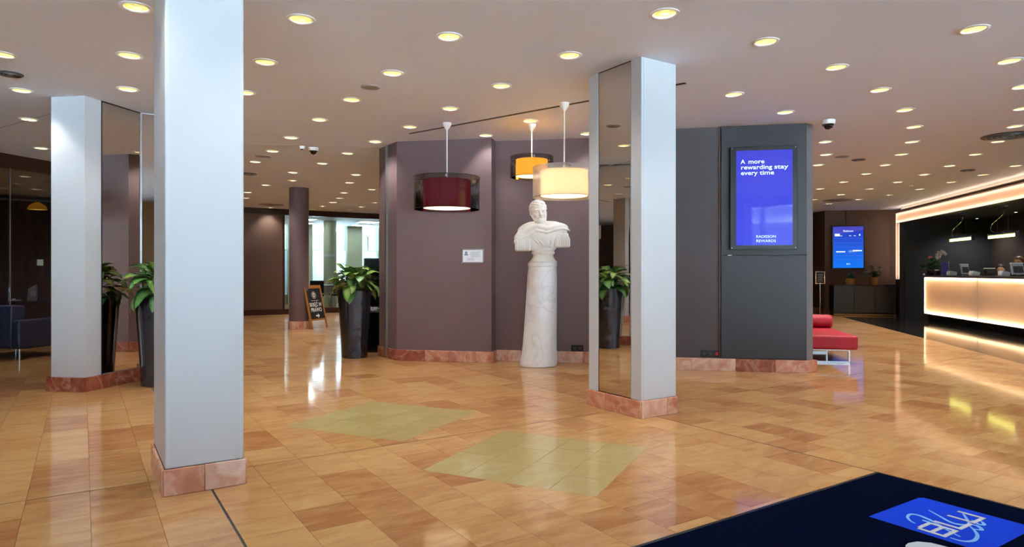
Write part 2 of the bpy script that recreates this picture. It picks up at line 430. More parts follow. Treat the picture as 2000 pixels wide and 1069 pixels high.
# ------------------------------------------------------------------ floor
def clip(poly, a, b, keep_left=True):
    """half plane clip, left of a->b"""
    out = []
    def side(p):
        s = (b[0] - a[0]) * (p[1] - a[1]) - (b[1] - a[1]) * (p[0] - a[0])
        return s if keep_left else -s
    n = len(poly)
    for i in range(n):
        p, q = poly[i], poly[(i + 1) % n]; sp, sq = side(p), side(q)
        if sp >= 0: out.append(p)
        if (sp > 0 and sq < 0) or (sp < 0 and sq > 0):
            t = sp / (sp - sq); out.append((p[0] + (q[0] - p[0]) * t, p[1] + (q[1] - p[1]) * t))
    return out
def parea(p): return 0.5 * sum(p[i][0] * p[(i + 1) % len(p)][1] - p[(i + 1) % len(p)][0] * p[i][1] for i in range(len(p))) if len(p) > 2 else 0
def ccw(p): return p if parea(p) > 0 else p[::-1]
def subtract(poly, q):
    q = ccw(q); rest = poly; out = []
    for i in range(len(q)):
        a, b = q[i], q[(i + 1) % len(q)]
        o = clip(rest, a, b, False)
        if len(o) > 2 and abs(parea(o)) > 2e-4: out.append(o)
        rest = clip(rest, a, b, True)
        if len(rest) < 3: break
    return out
def overlaps(poly, q):
    r = poly; q = ccw(q)
    for i in range(len(q)):
        r = clip(r, q[i], q[(i + 1) % len(q)], True)
        if len(r) < 3: return False
    return abs(parea(r)) > 2e-4
E1, E2 = azv(25.6), azv(115.5)
S_ = 1.10
DIA = []
for bx, by in ((-0.77, 4.66), (0.45, 3.52)):
    l = (bx - E2[0] * S_, by - E2[1] * S_); t = (l[0] + E1[0] * S_, l[1] + E1[1] * S_); r = (bx + E1[0] * S_, by + E1[1] * S_)
    DIA.append([(bx, by), r, t, l])

floor = struct(MB().prism([(-17, -9), (15, -9), (15, 29), (-17, 29)], -0.12, -0.006).build('floor', M['grout']))
def in_poly(p, poly):
    c = False
    for i in range(len(poly)):
        (x1, y1), (x2, y2) = poly[i], poly[(i + 1) % len(poly)]
        if (y1 > p[1]) != (y2 > p[1]) and p[0] < (x2 - x1) * (p[1] - y1) / (y2 - y1) + x1: c = not c
    return c
ROOM = [(-7.4, -7.9), (9.7, 3.2), (12.8, 17.6), (10.6, 18.9), (9.0, 20.2), (5.5, 20.4), (-3.4, 20.2), (-4.6, 27.5), (-11, 24), (-9, 17), (-16.2, 14), (-16.2, 0)]
def screen_area(poly):
    pts = []
    for x, y in poly:
        if y < 0.6: return 0.0
        pts.append((1000 + 1290 * x / y, 531 + 1290 * 1.2 / y))
    cx = sum(p[0] for p in pts) / len(pts); cy = sum(p[1] for p in pts) / len(pts)
    if not (-20 < cx < 2020 and cy < 1085): return 0.0
    return abs(parea(pts))
tiles = []            # (list of pieces, tint, material key, screen area)
DU = 0.2822
lens = [0.21, 0.30, 0.30, 0.42, 0.42, 0.55, 0.65]
rng = random.Random(11)
JV = (-4.29, -8.70)
for k in range(-48, 86):
    ua, ub = 0.031 + DU * k, 0.031 + DU * (k + 1)
    ga = 0.006 if k in (2, 14) else 0.0008
    gb = 0.006 if k in (1, 13) else 0.0008
    v = -26.0 + rng.random() * 0.4
    while v < 4.0:
        l = rng.choice(lens); w = v + l; jn = None
        for j in JV:
            if v < j < w: w = j; jn = j
        v0 = v + (0.005 if v in JV else 0.0008); v1 = w - (0.005 if jn else 0.0008)
        v = w
        tv = rng.random()
        tone = 0.42 + 0.26 * tv if rng.random() > 0.24 else 0.20 + 0.2 * tv
        tint = (tone, rng.random(), rng.random())
        if v1 - v0 < 0.01: continue
        poly = [P(ua + ga, v0), P(ub - gb, v0), P(ub - gb, v1), P(ua + ga, v1)]
        poly = ccw(poly)
        cx = sum(p[0] for p in poly) / 4; cy = sum(p[1] for p in poly) / 4
        if not in_poly((cx, cy), ROOM): continue
        if in_poly((cx, cy), CENTRE[:-1]) and all(in_poly(p, CENTRE) for p in poly): continue
        pieces = [poly]
        for q in DIA + [DARK]:
            np_ = []
            for pc in pieces:
                if overlaps(pc, q): np_ += subtract(pc, q)
                else: np_.append(pc)
            pieces = np_
        if not pieces: continue
        a = screen_area(poly)
        if ua < 3.9 and v0 > -2.12: a = 0
        tiles.append((pieces, tint, 'tile', a))
for q in DIA:
    b0 = q[0]
    for i in range(4):
        s0, s1 = S_ / 4 * i + 0.001, S_ / 4 * (i + 1) - 0.001
        t = 0.0; cuts = [0.0]
        while t < S_:
            t += rng.choice([0.28, 0.36, 0.45]); cuts.append(min(t, S_))
            if S_ - t < 0.12: cuts[-1] = S_; break
        for c0, c1 in zip(cuts[:-1], cuts[1:]):
            def pt(s, t): return (b0[0] - E2[0] * s + E1[0] * t, b0[1] - E2[1] * s + E1[1] * t)
            poly = ccw([pt(s0, c0 + 0.001), pt(s1, c0 + 0.001), pt(s1, c1 - 0.001), pt(s0, c1 - 0.001)])
            tiles.append(([poly], (rng.uniform(0.3, 0.75), rng.random(), rng.random()), 'pale_tile', screen_area(poly) + 1e6))
tiles.sort(key=lambda t: -t[3])
def tint_attr(me, cols):
    at = me.attributes.new('tint', 'FLOAT_COLOR', 'FACE')
    flat = []
    for c in cols: flat += [c[0], c[1], c[2], 1.0]
    at.data.foreach_set('color', flat)
for pieces, tint, mk, a in tiles[:300]:
    allp = [p for pc in pieces for p in pc]
    cx = sum(p[0] for p in allp) / len(allp); cy = sum(p[1] for p in allp) / len(allp)
    mb = MB()
    for pc in pieces: mb.prism([(x - cx, y - cy) for x, y in pc], -0.012, 0.0)
    me = mb.mesh('tile', M[mk]); tint_attr(me, [tint] * len(me.polygons))
    link('tile', me, floor, (cx, cy, 0))
mb = MB(); cols = []
for pieces, tint, mk, a in tiles[300:]:
    for pc in pieces:
        n0 = len(mb.f); mb.prism(pc, -0.012, 0.0); cols += [tint] * (len(mb.f) - n0)
me = mb.mesh('tile', M['tile']); tint_attr(me, cols)
tag(link('tile', me, floor), kind='stuff')
# black movement joints between the tile fields
mb = MB()
for j in JV:
    mb.prism([P(-14, j - 0.004), P(20, j - 0.004), P(20, j + 0.004), P(-14, j + 0.004)], -0.012, -0.0012)
for u in (0.031 + DU * 2, 0.031 + DU * 14):
    mb.prism([P(u - 0.005, -26), P(u + 0.005, -26), P(u + 0.005, 4), P(u - 0.005, 4)], -0.012, -0.0012)
jo = mb.build('movement_joint', M['joint'], floor)
struct(MB().prism(DARK, -0.012, 0.0).build('floor_reception', M['granite']))

# ------------------------------------------------------------------ ceiling with its openings for the downlights
CAN = 0.078
LIGHTS = [(-1.47, 4.60), (-2.07, 5.54), (-0.47, 4.94), (-1.06, 5.85), (0.47, 5.37), (-1.64, 6.75), (-0.10, 6.25), (-2.23, 7.64), (-0.67, 7.12),
          (-1.24, 8.02), (-2.90, 8.67), (0.21, 7.70), (-1.85, 8.93), (-0.34, 8.52), (-3.49, 9.63), (-2.62, 6.49), (-2.44, 9.81), (-2.50, 4.39),
          (-3.11, 5.37), (-3.70, 6.36), (-4.13, 5.35), (-4.76, 6.41), (-5.58, 7.63), (-6.70, 9.40), (1.04, 4.50), (1.94, 5.05), (2.79, 5.68),
          (3.56, 6.39), (2.20, 6.55), (3.01, 7.28), (3.35, 4.79), (4.15, 5.51), (4.85, 6.28), (4.27, 7.18), (4.88, 8.02), (5.41, 8.94), (4.24, 8.94),
          (4.71, 9.91), (5.83, 9.90), (5.04, 10.89), (6.15, 10.89), (5.50, 7.12), (6.08, 7.99), (6.56, 8.92), (6.94, 9.90), (7.27, 10.97),
          (6.36, 11.87), (7.46, 11.95), (6.50, 12.94), (7.57, 12.97), (8.55, 11.99), (8.36, 10.97), (6.54, 14.01), (7.59, 14.01), (8.68, 14.07),
          (8.62, 12.97), (7.49, 15.04), (8.65, 15.14), (8.44, 16.06), (8.18, 17.07), (7.34, 16.06),
          (-4.11, 10.57), (-3.08, 10.72), (-3.89, 11.70), (-4.23, 12.72), (-4.99, 13.41), (-2.83, 11.98), (-3.21, 13.04), (-2.99, 14.12),
          (-3.75, 14.72), (-4.12, 15.79), (-4.55, 16.76), (-5.09, 17.71), (-5.62, 18.55), (-4.06, 17.88), (-3.50, 16.79), (-4.62, 18.78),
          (-6.64, 18.15), (-5.86, 14.63), (-6.36, 15.77), (0.95, 8.42),
          # outside the frame, on the same grid
          (-0.95, 3.65), (0.05, 3.95), (0.55, 2.95), (1.55, 3.55), (2.55, 4.05), (3.45, 3.45), (4.55, 4.25), (-2.05, 3.2), (-3.3, 3.4), (-4.4, 4.0), (1.2, 1.2), (-1.0, 1.0), (3.4, 1.8), (5.6, 4.4), (-3.2, 1.6), (0.2, -1.2), (6.4, 5.6), (-5.2, 2.0)]
LOUNGE_LIGHTS = [(-7.95, 10.62), (-9.0, 12.2), (-10.15, 14.1), (-9.6, 9.6)]  # first one is added, hidden by the header, to brighten the table
ROUNDS = LIGHTS + LOUNGE_LIGHTS
bm = bmesh.new()
def loop_edges(pts):
    vs = [bm.verts.new((x, y, CEIL)) for x, y in pts]
    return [bm.edges.new((vs[i], vs[(i + 1) % len(vs)])) for i in range(len(vs))]
edges = loop_edges([(-17, -9), (15, -9), (15, 29), (-17, 29)])
for x, y in ROUNDS:
    edges += loop_edges([(x + CAN * math.cos(2 * math.pi * i / 20), y + CAN * math.sin(2 * math.pi * i / 20)) for i in range(20)])
bmesh.ops.triangle_fill(bm, use_beauty=True, use_dissolve=False, edges=edges)
for f in bm.faces:
    f.normal_update()
    if f.normal.z > 0: f.normal_flip()
me = bpy.data.meshes.new('ceiling'); bm.to_mesh(me); bm.free(); me.materials.append(M['ceiling'])
ceiling = struct(link('ceiling', me))
MB().prism([(-17, -9), (15, -9), (15, 29), (-17, 29)], CEIL + 0.25, CEIL + 0.35).build('upper_slab', M['offwhite'], ceiling)
# long black slot diffuser
struct(MB().prism([(-1.318, 8.398), (0.79 - .014, 6.80 - .02), (1.62 - .014, 6.16 - .02), (1.62 + .01, 6.16 + .012), (0.79 + .01, 6.80 + .012), (-1.294, 8.425)], CEIL - 0.004, CEIL + 0.02).build('trim_1', M['black']))
# plaster board seams
mb = MB()
for a, b in (((-5.9, 9.0), (-1.8, 9.35)), ((-6.6, 8.3), (-4.9, 7.2)), ((-3.5, 9.2), (-3.1, 9.25))):
    d = Vector((b[0] - a[0], b[1] - a[1])).normalized(); n = (-d.y * 0.004, d.x * 0.004)
    mb.prism([(a[0] - n[0], a[1] - n[1]), (b[0] - n[0], b[1] - n[1]), (b[0] + n[0], b[1] + n[1]), (a[0] + n[0], a[1] + n[1])], CEIL - 0.002, CEIL + 0.01)
struct(mb.build('trim_2', M['vent']))

# ------------------------------------------------------------------ walls
def wall(name, pts, thick, mt, z0=0.0, z1=CEIL, side=1):
    """wall along a polyline, thickness to the left (side=1) or right (-1) of its direction"""
    mb = MB()
    for a, b in zip(pts[:-1], pts[1:]):
        d = Vector((b[0] - a[0], b[1] - a[1])).normalized(); n = (-d.y * thick * side, d.x * thick * side)
        mb.prism([a, b, (b[0] + n[0], b[1] + n[1]), (a[0] + n[0], a[1] + n[1])], z0, z1)
    return struct(mb.build(name, mt))
struct(MB().prism(CENTRE, 0.0, CEIL).build('wall_centre', M['brown']))
# far wall of the back hall: solid panel, then glazing under a dark header
BV = -19.07
wall('wall_back', [P(-2.0, BV), P(4.70, BV)], 0.2, M['taupe'])
wall('trim_3', [P(-2.0, BV), P(8.4, BV)], -0.03, M['wood_dark'], 2.80, CEIL)
wall('wall_back_header', [P(4.70, BV), P(8.4, BV)], 0.12, M['wood_dark'], 2.80, CEIL)
wall('baseboard_back', [P(-2.0, BV), P(8.4, BV)], -0.025, M['wood_dark'], 0, 0.15)
win = struct(MB().prism([P(4.70, BV - 0.06), P(4.76, BV - 0.06), P(4.76, BV + 0.0), P(4.70, BV + 0.0)], 0.15, 2.80).build('window_1', M['wood_dark']))
for i in range(3):
    a, b = 4.76 + i * 1.2, 4.76 + (i + 1) * 1.2 - 0.006
    MB().prism([P(a, BV - 0.035), P(b, BV - 0.035), P(b, BV - 0.025), P(a, BV - 0.025)], 0.15, 2.80).build('pane', M['glass'], win)
# room behind the glazing
wall('wall_back_room_side', [P(4.0, -25.3), P(4.0, BV - 0.2)], 0.15, M['pier'])
wall('wall_back_room_end', [P(11.4, -25.3), P(11.4, BV - 0.1)], 0.15, M['pier'], side=-1)
wall('wall_back_link', [P(8.35, BV), P(11.5, BV)], 0.12, M['brown'])
wall('wall_hall_end', [P(8.3, BV), (-2.7, 19.85)], 0.1, M['brown'])
def back_u(x, v=-25.0):
    k = (x - 1000) / 1290.0
    return v * (k * VY - VX) / (UX - k * UY)
PIERS = [(535, 549), (561, 608), (676, 705), (737, 775)]
mb = MB()
for x0, x1 in PIERS:
    mb.prism([P(back_u(x0), -25.3), P(back_u(x1), -25.3), P(back_u(x1), -24.85), P(back_u(x0), -24.85)], 0, CEIL)
mb.prism([P(4.0, -25.3), P(back_u(540), -25.3), P(back_u(540), -25.1), P(4.0, -25.1)], 0, CEIL)
mb.prism([P(4.0, -25.3), P(11.4, -25.3), P(11.4, -25.1), P(4.0, -25.1)], 0, 0.35)
mb.prism([P(back_u(770), -25.3), P(11.5, -25.3), P(11.5, -25.1), P(back_u(770), -25.1)], 0, CEIL)
struct(mb.build('wall_back_room', M['pier']))
n = 2
for x0, x1 in ((549, 561), (608, 676), (705, 737)):
    u0, u1 = back_u(x0), back_u(x1)
    w = MB()
    w.prism([P(u0, -25.2), P(u1, -25.2), P(u1, -25.15), P(u0, -25.15)], 1.98, 2.02)
    if x1 - x0 > 20:
        um = (u0 + u1) / 2
        w.prism([P(um - .02, -25.2), P(um + .02, -25.2), P(um + .02, -25.15), P(um - .02, -25.15)], 0.35, 2.6)
    wo = struct(w.build('window_%d' % n, M['white'])); n += 1
    MB().prism([P(u0, -25.19), P(u1, -25.19), P(u1, -25.18), P(u0, -25.18)], 0.35, CEIL).build('pane', M['glass'], wo)
    bl = MB(); pts = []
    for i in range(41):
        t = i / 40.0; pts.append((u0 + 0.01 + (u1 - u0 - 0.02) * t, -25.0 + 0.02 * math.sin(i * 1.9)))
    bl.add([(*P(u, v), z) for u, v in pts for z in (0.36, 2.0)], [(2 * i, 2 * i + 2, 2 * i + 3, 2 * i + 1) for i in range(40)])
    bl.build('sheer_blind', M['blind'], wo, smooth=True)
for i_, (u_, v_) in enumerate(((6.2, -22.2), (8.4, -22.2), (6.6, -23.9), (8.8, -23.9))):  # fill light panels added to brighten the room behind the glazing
    x_, y_ = P(u_, v_)
    pl = thing('fill_panel', 'square white fill light panel added on the ceiling of the glazed room', 'ceiling light', (x_, y_, CEIL), UROT, 'added fill light panels in the glazed room')
    MB().box((0, 0, -0.012), (0.62, 0.62, 0.024)).build('frame', M['plastic_white'], pl)
    MB().box((0, 0, -0.0255), (0.58, 0.58, 0.003)).build('diffuser', emit_mat('fill_panel_glow', (235, 246, 255), 14.0) if i_ == 0 else bpy.data.materials['fill_panel_glow'], pl)
# reception side walls
wall('wall_tv', [(8.95, 20.4), (9.02, 19.05), (10.98, 18.645)], 0.15, M['taupe'])
wall('wall_passage_end', [(5.9, 20.4), (9.05, 20.4)], 0.15, M['taupe'])
wall('wall_right', [(12.67, 17.48), (9.5, 2.6)], 0.15, mat('smoked_oak_panel', (76, 64, 58), 0.45, noise=0.08))
wall('wall_reception_return', [(10.66, 17.915), (12.67, 17.48)], 0.15, mat('graphite_panel', (62, 63, 68), 0.4, noise=0.05))
wall('wall_reception_infill', [(10.90, 18.75), (10.74, 17.90)], 0.15, M['bronze_panel'])
# lounge walls, left side and behind the camera
wall('wall_lounge_end', [P(-2.0, BV - 0.1), (-16.2, 14.0), (-16.2, -0.5)], -0.15, M['curtain'])
wall('wall_lounge_side', [(-16.2, -0.4), (-9.6, 1.5)], -0.15, M['bronze_panel'])
wall('wall_left', [(-9.6, 1.5), P(-10.0, 2.6)], -0.15, M['offwhite'])
# glazed entrance front behind the camera
facade = MB()
facade.prism([P(-10, 2.6), P(9.9, 2.6), P(9.9, 2.75), P(-10, 2.75)], 2.78, CEIL + 0.3)
facade.prism([P(-10, 2.6), P(9.9, 2.6), P(9.9, 2.75), P(-10, 2.75)], -0.1, 0.10)
fo = struct(facade.build('wall_front', M['steel']))
struct(MB().prism([P(1.05, 2.25), P(1.62, 2.25), P(1.62, 2.6), P(1.05, 2.6)], 0.0, CEIL).build('wall_front_pier', mat('beige_pier', (190, 170, 132), 0.6, noise=0.03)))
u = -10.0
while u < 9.9:
    MB().prism([P(u - 0.03, 2.6), P(u + 0.03, 2.6), P(u + 0.03, 2.72), P(u - 0.03, 2.72)], 0.1, 2.78).build('mullion', M['steel'], fo)
    if u + 1.32 < 10:
        MB().prism([P(u + 0.03, 2.65), P(u + 1.29, 2.65), P(u + 1.29, 2.66), P(u + 0.03, 2.66)], 0.1, 2.78).build('pane', M['glass'], fo)
    u += 1.32
struct(MB().prism([P(-60, 2.76), P(60, 2.76), P(60, 60), P(-60, 60)], -0.2, -0.05).build('ground_street', M['pave']))
struct(MB().prism([P(-50, -25.35), P(60, -25.35), P(60, -90), P(-50, -90)], -0.2, -0.05).build('ground_yard', M['pave']))

# lounge glass front
go = struct(MB().prism([LOUNGE_A, (lounge_x(12.15), 12.15), (lounge_x(12.15) - 0.12, 12.18), (LOUNGE_A[0] - 0.12, LOUNGE_A[1] + 0.03)], 2.76, CEIL).build('window_5', M['wood_dark']))
ys = [1.6, 2.9, 4.2, 5.5, 6.8, 8.55, 9.89, 11.2, 12.15]
for a, b in zip(ys[:-1], ys[1:]):
    xa, xb = lounge_x(a + 0.005), lounge_x(b - 0.005)
    MB().prism([(xa, a + .005), (xb, b - .005), (xb - .012, b - .002), (xa - .012, a + .008)], 0.02, 2.76).build('pane', M['glass_smoke'], go)
for b in ys[1:-1]:
    x = lounge_x(b)
    MB().prism([(x - 0.014, b - 0.004), (x + .002, b - 0.005), (x + .002, b + 0.005), (x - 0.014, b + 0.006)], 0.02, 2.76).build('edge_seal', M['grey_trim'], go)
wall('wall_lounge_return', [(lounge_x(12.15), 12.15), (-9.2, 17.0)], 0.12, M['taupe'])

# ------------------------------------------------------------------ marble skirting, slab by slab
SK = ['skirt', 'skirt', 'skirt_pale', 'skirt', 'skirt_dark', 'skirt_pale']
def skirting(parent, pts, h=0.147, t=0.02, side=-1, ln=0.42, mats=SK, seed=0, z0=0.0):
    r = random.Random(seed)
    for a, b in zip(pts[:-1], pts[1:]):
        d = Vector((b[0] - a[0], b[1] - a[1])); L = d.length; d.normalize(); n = Vector((-d.y, d.x)) * side
        s = -t * 0.4 if len(pts) > 2 else 0; end = L + (t * 0.4 if len(pts) > 2 else 0)
        while s < end - 0.02:
            e = min(end, s + ln * r.uniform(0.75, 1.25))
            if end - e < 0.1: e = end
            p, q = Vector(a) + d * (s + 0.0008), Vector(a) + d * (e - 0.0008)
            c = (p + q) / 2
            mb = MB().prism([tuple(p - c), tuple(q - c), tuple(q + n * t - c), tuple(p + n * t - c)], 0.0, h)
            mb.build('marble_slab', M[r.choice(mats)], parent, loc=(c.x, c.y, z0), bevel=0.003, seg=1)
            s = e
def backing(name, pts, h=0.14, t=0.004, side=-1):
    return wall(name, pts, t, M['grout'], 0.0, h, side)
skirting(backing('baseboard_centre', [CENTRE[0], CENTRE[1], CENTRE[2], CENTRE[3], CENTRE[4]]), CENTRE[0:5], seed=3)
skirting(backing('baseboard_right', [CENTRE[5], CENTRE[6], CENTRE[7]]), [CENTRE[5], (3.50, 7.868), (3.60, 7.92)], seed=5, t=0.055)
skirting(backing('baseboard_tv', [(8.95, 20.4), (9.02, 19.05)]), [(8.95, 20.3), (9.02, 19.05)], seed=8)

# ------------------------------------------------------------------ columns
def column_uv(label, u0, u1, v0, v1, mirror=False, seed=0):
    cu, cv = (u0 + u1) / 2, (v0 + v1) / 2
    cx, cy = P(cu, cv)
    t = thing('column', label, 'column', (cx, cy, 0), UROT)
    hu, hv = (u1 - u0) / 2, (v1 - v0) / 2      # local x = U, local y = -V
    h = 0.142
    if not mirror:
        MB().box((0, 0, (CEIL + h) / 2), (2 * hu, 2 * hv, CEIL - h)).build('shaft', M['white'], t, bevel=0.006)
        for sx in (-1, 1):
            MB().box((sx * (hu - 0.016), -hv - 0.0006, (CEIL + h) / 2), (0.004, 0.0012, CEIL - h)).build('edge_groove', M['offwhite'], t)
    else:
        # core plus pilasters at both ends; the mirror lies back between them on the -U side
        MB().box((0.012, 0, (CEIL + h) / 2), (2 * hu - 0.024, 2 * hv, CEIL - h)).build('shaft', M['white'], t, bevel=0.004)
        yn, yf = -hv, hv                        # near end (towards the entrance), far end
        MB().box((-hu + 0.012, (yn + yn + 0.122) / 2, (CEIL + h) / 2), (0.024, 0.122, CEIL - h)).build('pilaster', M['white'], t, bevel=0.003)
        MB().box((-hu + 0.012, (yf + yf - 0.129) / 2, (CEIL + h) / 2), (0.024, 0.129, CEIL - h)).build('pilaster', M['white'], t, bevel=0.003)
        y0, y1 = yn + 0.126, yf - 0.133
        MB().box((-hu + 0.009, (y0 + y1) / 2, (2.12 + h + 0.006) / 2), (0.006, y1 - y0, 2.12 - h - 0.006)).build('mirror_panel', M['mirror'], t)
        MB().box((-hu + 0.009, (y0 + y1) / 2, (CEIL + 2.124) / 2 - 0.003), (0.006, y1 - y0, CEIL - 2.124 - 0.008)).build('mirror_panel', M['mirror'], t)
        for y in (y0 - 0.002, y1 + 0.002):
            MB().box((-hu + 0.010, y, (CEIL + h) / 2), (0.012, 0.004, CEIL - h)).build('mirror_edge', M['black'], t)
        MB().box((-hu + 0.008, (y0 + y1) / 2, CEIL - 0.003), (0.012, y1 - y0, 0.006)).build('mirror_edge', M['black'], t)
    b = 0.016
    skirting(t, [(-hu, -hv), (hu, -hv), (hu, hv), (-hu, hv), (-hu, -hv)], h=h, t=b, ln=0.24, seed=seed, mats=['skirt', 'skirt_pale', 'skirt'])
    return t
column_uv('wide white square column with smooth plain faces on the marble floor', 0.366, 0.764, -4.61, -3.966, seed=21)
column_uv('white column with a tall mirror set into its side, beside the dark wall screen', 3.823, 4.225, -4.615, -3.948, mirror=True, seed=23)
# column with angled white cladding and mirrors near the lounge
A = Vector((-4.27, 6.60)); d12 = Vector(azv(12.5)); d98 = Vector(azv(98))
Lf = A - d98 * 0.375
B1 = A + d12 * 0.20; C1 = A + d12 * 0.725
G1 = Vector((UX, UY)); D1 = C1 + G1 * 0.30
poly = [tuple(Lf), tuple(A), tuple(C1 + Vector(azv(102)) * -0.012), tuple(C1), tuple(D1), tuple(D1 + Vector((-VX, -VY)) * 0.5), tuple(Lf + d12 * 1.2)]
t = thing('column', 'white clad column wrapped with mirror panels, near the navy armchair', 'column', (A.x, A.y, 0))
MB().prism([(x - A.x, y - A.y) for x, y in poly], 0.142, CEIL).build('shaft', M['white'], t)
n102 = Vector(azv(102.5))
def vpanel(a, b, n, z0, z1, th, name, mk):
    q = [a - A, b - A, b - A + n * th, a - A + n * th]
    return MB().prism([tuple(p) for p in q], z0, z1).build(name, M[mk], t)
vpanel(B1 + d12 * 0.006, C1, n102, 0.15, CEIL - 0.012, 0.006, 'mirror_panel', 'mirror')
vpanel(B1, B1 + d12 * 0.005, n102, 0.142, CEIL, 0.009, 'mirror_edge', 'black')
vpanel(B1, C1, n102, CEIL - 0.011, CEIL, 0.009, 'mirror_edge', 'black')
nV = Vector((VX, VY))
vpanel(C1 + G1 * 0.018, D1, nV, 0.15, CEIL - 0.01, 0.006, 'mirror_panel', 'mirror')
vpanel(C1, C1 + G1 * 0.014, nV, 0.142, CEIL, 0.012, 'corner_strip', 'steel')
Aq = lambda p: (p.x - A.x, p.y - A.y)
skirting(t, [Aq(Lf - d98 * 0.02), Aq(A), Aq(C1), Aq(D1)], h=0.142, t=0.03, ln=0.36, seed=31, mats=['skirt_dark', 'skirt', 'skirt_dark'])
# round brown column in the back hall
t = thing('column', 'round brown column standing in the back hall beside the chalkboard sign', 'column', (-4.49, 13.92, 0))
MB().lathe([(0.0, 0.16), (0.2, 0.16), (0.2, CEIL), (0.0, CEIL)], 48).build('shaft', M['brown'], t, smooth=True)
for i in range(8):
    a0, a1 = i * math.pi / 4 + 0.004, (i + 1) * math.pi / 4 - 0.004
    pts = [(0.218 * math.cos(a0 + (a1 - a0) * k / 6), 0.218 * math.sin(a0 + (a1 - a0) * k / 6)) for k in range(7)] + [(0.19 * math.cos(a1 - (a1 - a0) * k / 6), 0.19 * math.sin(a1 - (a1 - a0) * k / 6)) for k in range(7)]
    MB().prism(pts, 0.0, 0.165).build('marble_slab', M[['skirt', 'skirt_pale'][i % 2]], t)
# pale round column inside the glazed back room
pc = P(back_u(644.5, -22.6), -22.6)
t = thing('column', 'pale round column inside the bright glazed room', 'column', (pc[0], pc[1], 0))
MB().lathe([(0.0, 0.0), (0.215, 0.0), (0.215, CEIL), (0.0, CEIL)], 40).build('shaft', M['pier'], t, smooth=True)
MB().lathe([(0.216, 1.72), (0.22, 1.72), (0.22, 1.80), (0.216, 1.80)], 40, closed=True).build('band', M['white'], t, smooth=True)

# steel partition channel on the left pier
p0 = Vector(CENTRE[0]); p1 = Vector(CENTRE[1]); d = (p1 - p0).normalized(); nrm = Vector((d.y, -d.x))
if nrm.y > 0: nrm = -nrm
c = p0 + (p1 - p0) * 0.49
q = [c - d * 0.013, c + d * 0.013, c + d * 0.013 + nrm * 0.03, c - d * 0.013 + nrm * 0.03]
struct(MB().prism([tuple(x) for x in q], 0.0, CEIL).build('trim_4', M['steel']))
# slim bronze reveal and grey end profile beside the screen wall

# ------------------------------------------------------------------ downlights
def make_downlight(label, group):
    t = thing('downlight', label, 'ceiling light', (0, 0, CEIL), 0, group)
    MB().lathe([(CAN - 0.004, -0.002), (CAN + 0.006, -0.008), (CAN + 0.022, -0.004), (CAN + 0.022, 0.0), (CAN - 0.004, 0.0)], 28, closed=True).build('trim_ring', M['plastic_white'], t, smooth=True)
    # faceted reflector bowl
    mb = MB(); n = 20; prof = [(CAN - 0.003, -0.001), (CAN - 0.006, 0.03), (CAN - 0.016, 0.065), (0.03, 0.095), (0.0, 0.097)]
    mb.lathe(prof, n)
    mb.build('reflector', M['reflector'], t)
    for s in (-1, 1):
        MB().tube([(s * 0.018, -0.03, 0.058), (s * 0.018, 0.03, 0.058)], 0.008, 8).build('lamp', M['lamp'], t, smooth=True)
    return t
SPOT = 19.0
spot = bpy.data.lights.new('downlight_beam', 'SPOT')
spot.energy = SPOT; spot.color = (1.0, 0.97, 0.95); spot.spot_size = math.radians(105); spot.spot_blend = 0.7; spot.shadow_soft_size = 0.065
spot_hall = spot.copy(); spot_hall.energy = SPOT * 2.0; spot_hall.color = (1.0, 0.96, 0.92)
dl = make_downlight('round recessed ceiling downlight with white rim and yellow reflector', 'downlights set in rows across the lobby ceiling')
for i, (x, y) in enumerate(LIGHTS + LOUNGE_LIGHTS):
    o = dl if i == 0 else copy_tree(dl)
    o.location = (x, y, CEIL); o.rotation_euler = (0, 0, UROT + (i * 0.7 % 0.5))
    if y > 9.0 and x < 0: z_ = ('round downlight with white rim and yellow reflector in the back hall ceiling', 'downlights in the back hall ceiling')
    elif x > 3.8 and y > 6.0: z_ = ('round downlight with white rim and yellow reflector in the reception hall ceiling', 'downlights in the reception hall ceiling')
    elif -2.0 < x < 1.1 and y > 6.9: z_ = ('round downlight with white rim and yellow reflector near the drum pendants', 'downlights near the drum pendants')
    elif x < -3.6: z_ = ('round downlight with white rim and yellow reflector on the lounge side of the lobby', 'downlights on the lounge side of the lobby')
    else: z_ = ('round downlight with white rim and yellow reflector in the main lobby ceiling', 'downlights in the main lobby ceiling')
    o['label'], o['group'] = z_
    if (x, y) in LOUNGE_LIGHTS:
        o['label'] = 'small round downlight behind the dark lounge glass'; o['group'] = 'downlights inside the dark lounge'
    lo = bpy.data.objects.new('beam', spot_hall if y > 8.8 else spot); COL.objects.link(lo); lo.parent = o; lo.location = (0, 0, 0.045)
# round ceiling fittings
def disc_vent(label, x, y, r, mk, slats=0, name='ceiling_vent', cat='vent'):
    t = thing(name, label, cat, (x, y, CEIL))
    MB().lathe([(r * 0.86, -0.012), (r, -0.006), (r, 0.0), (r * 0.86, 0.0)], 36, closed=True).build('rim', M['vent'] if mk != 'dark_vent' else M['dark_vent'], t, smooth=True)
    MB().lathe([(0.0, -0.006), (r * 0.86, -0.006), (r * 0.86, 0.0)], 36).build('plate', M[mk], t, smooth=True)
    for i in range(slats):
        rr = r * (0.2 + 0.6 * i / max(1, slats - 1))
        MB().lathe([(rr - 0.006, -0.012), (rr + 0.006, -0.016), (rr + 0.006, -0.006), (rr - 0.006, -0.006)], 36, closed=True).build('slat', M['steel'] if mk == 'dark_vent' else M['vent'], t, smooth=True)
    return t
disc_vent('flat grey round speaker in the ceiling between lobby downlights', -1.35, 6.29, 0.09, 'vent', 0, 'ceiling_speaker', 'speaker')
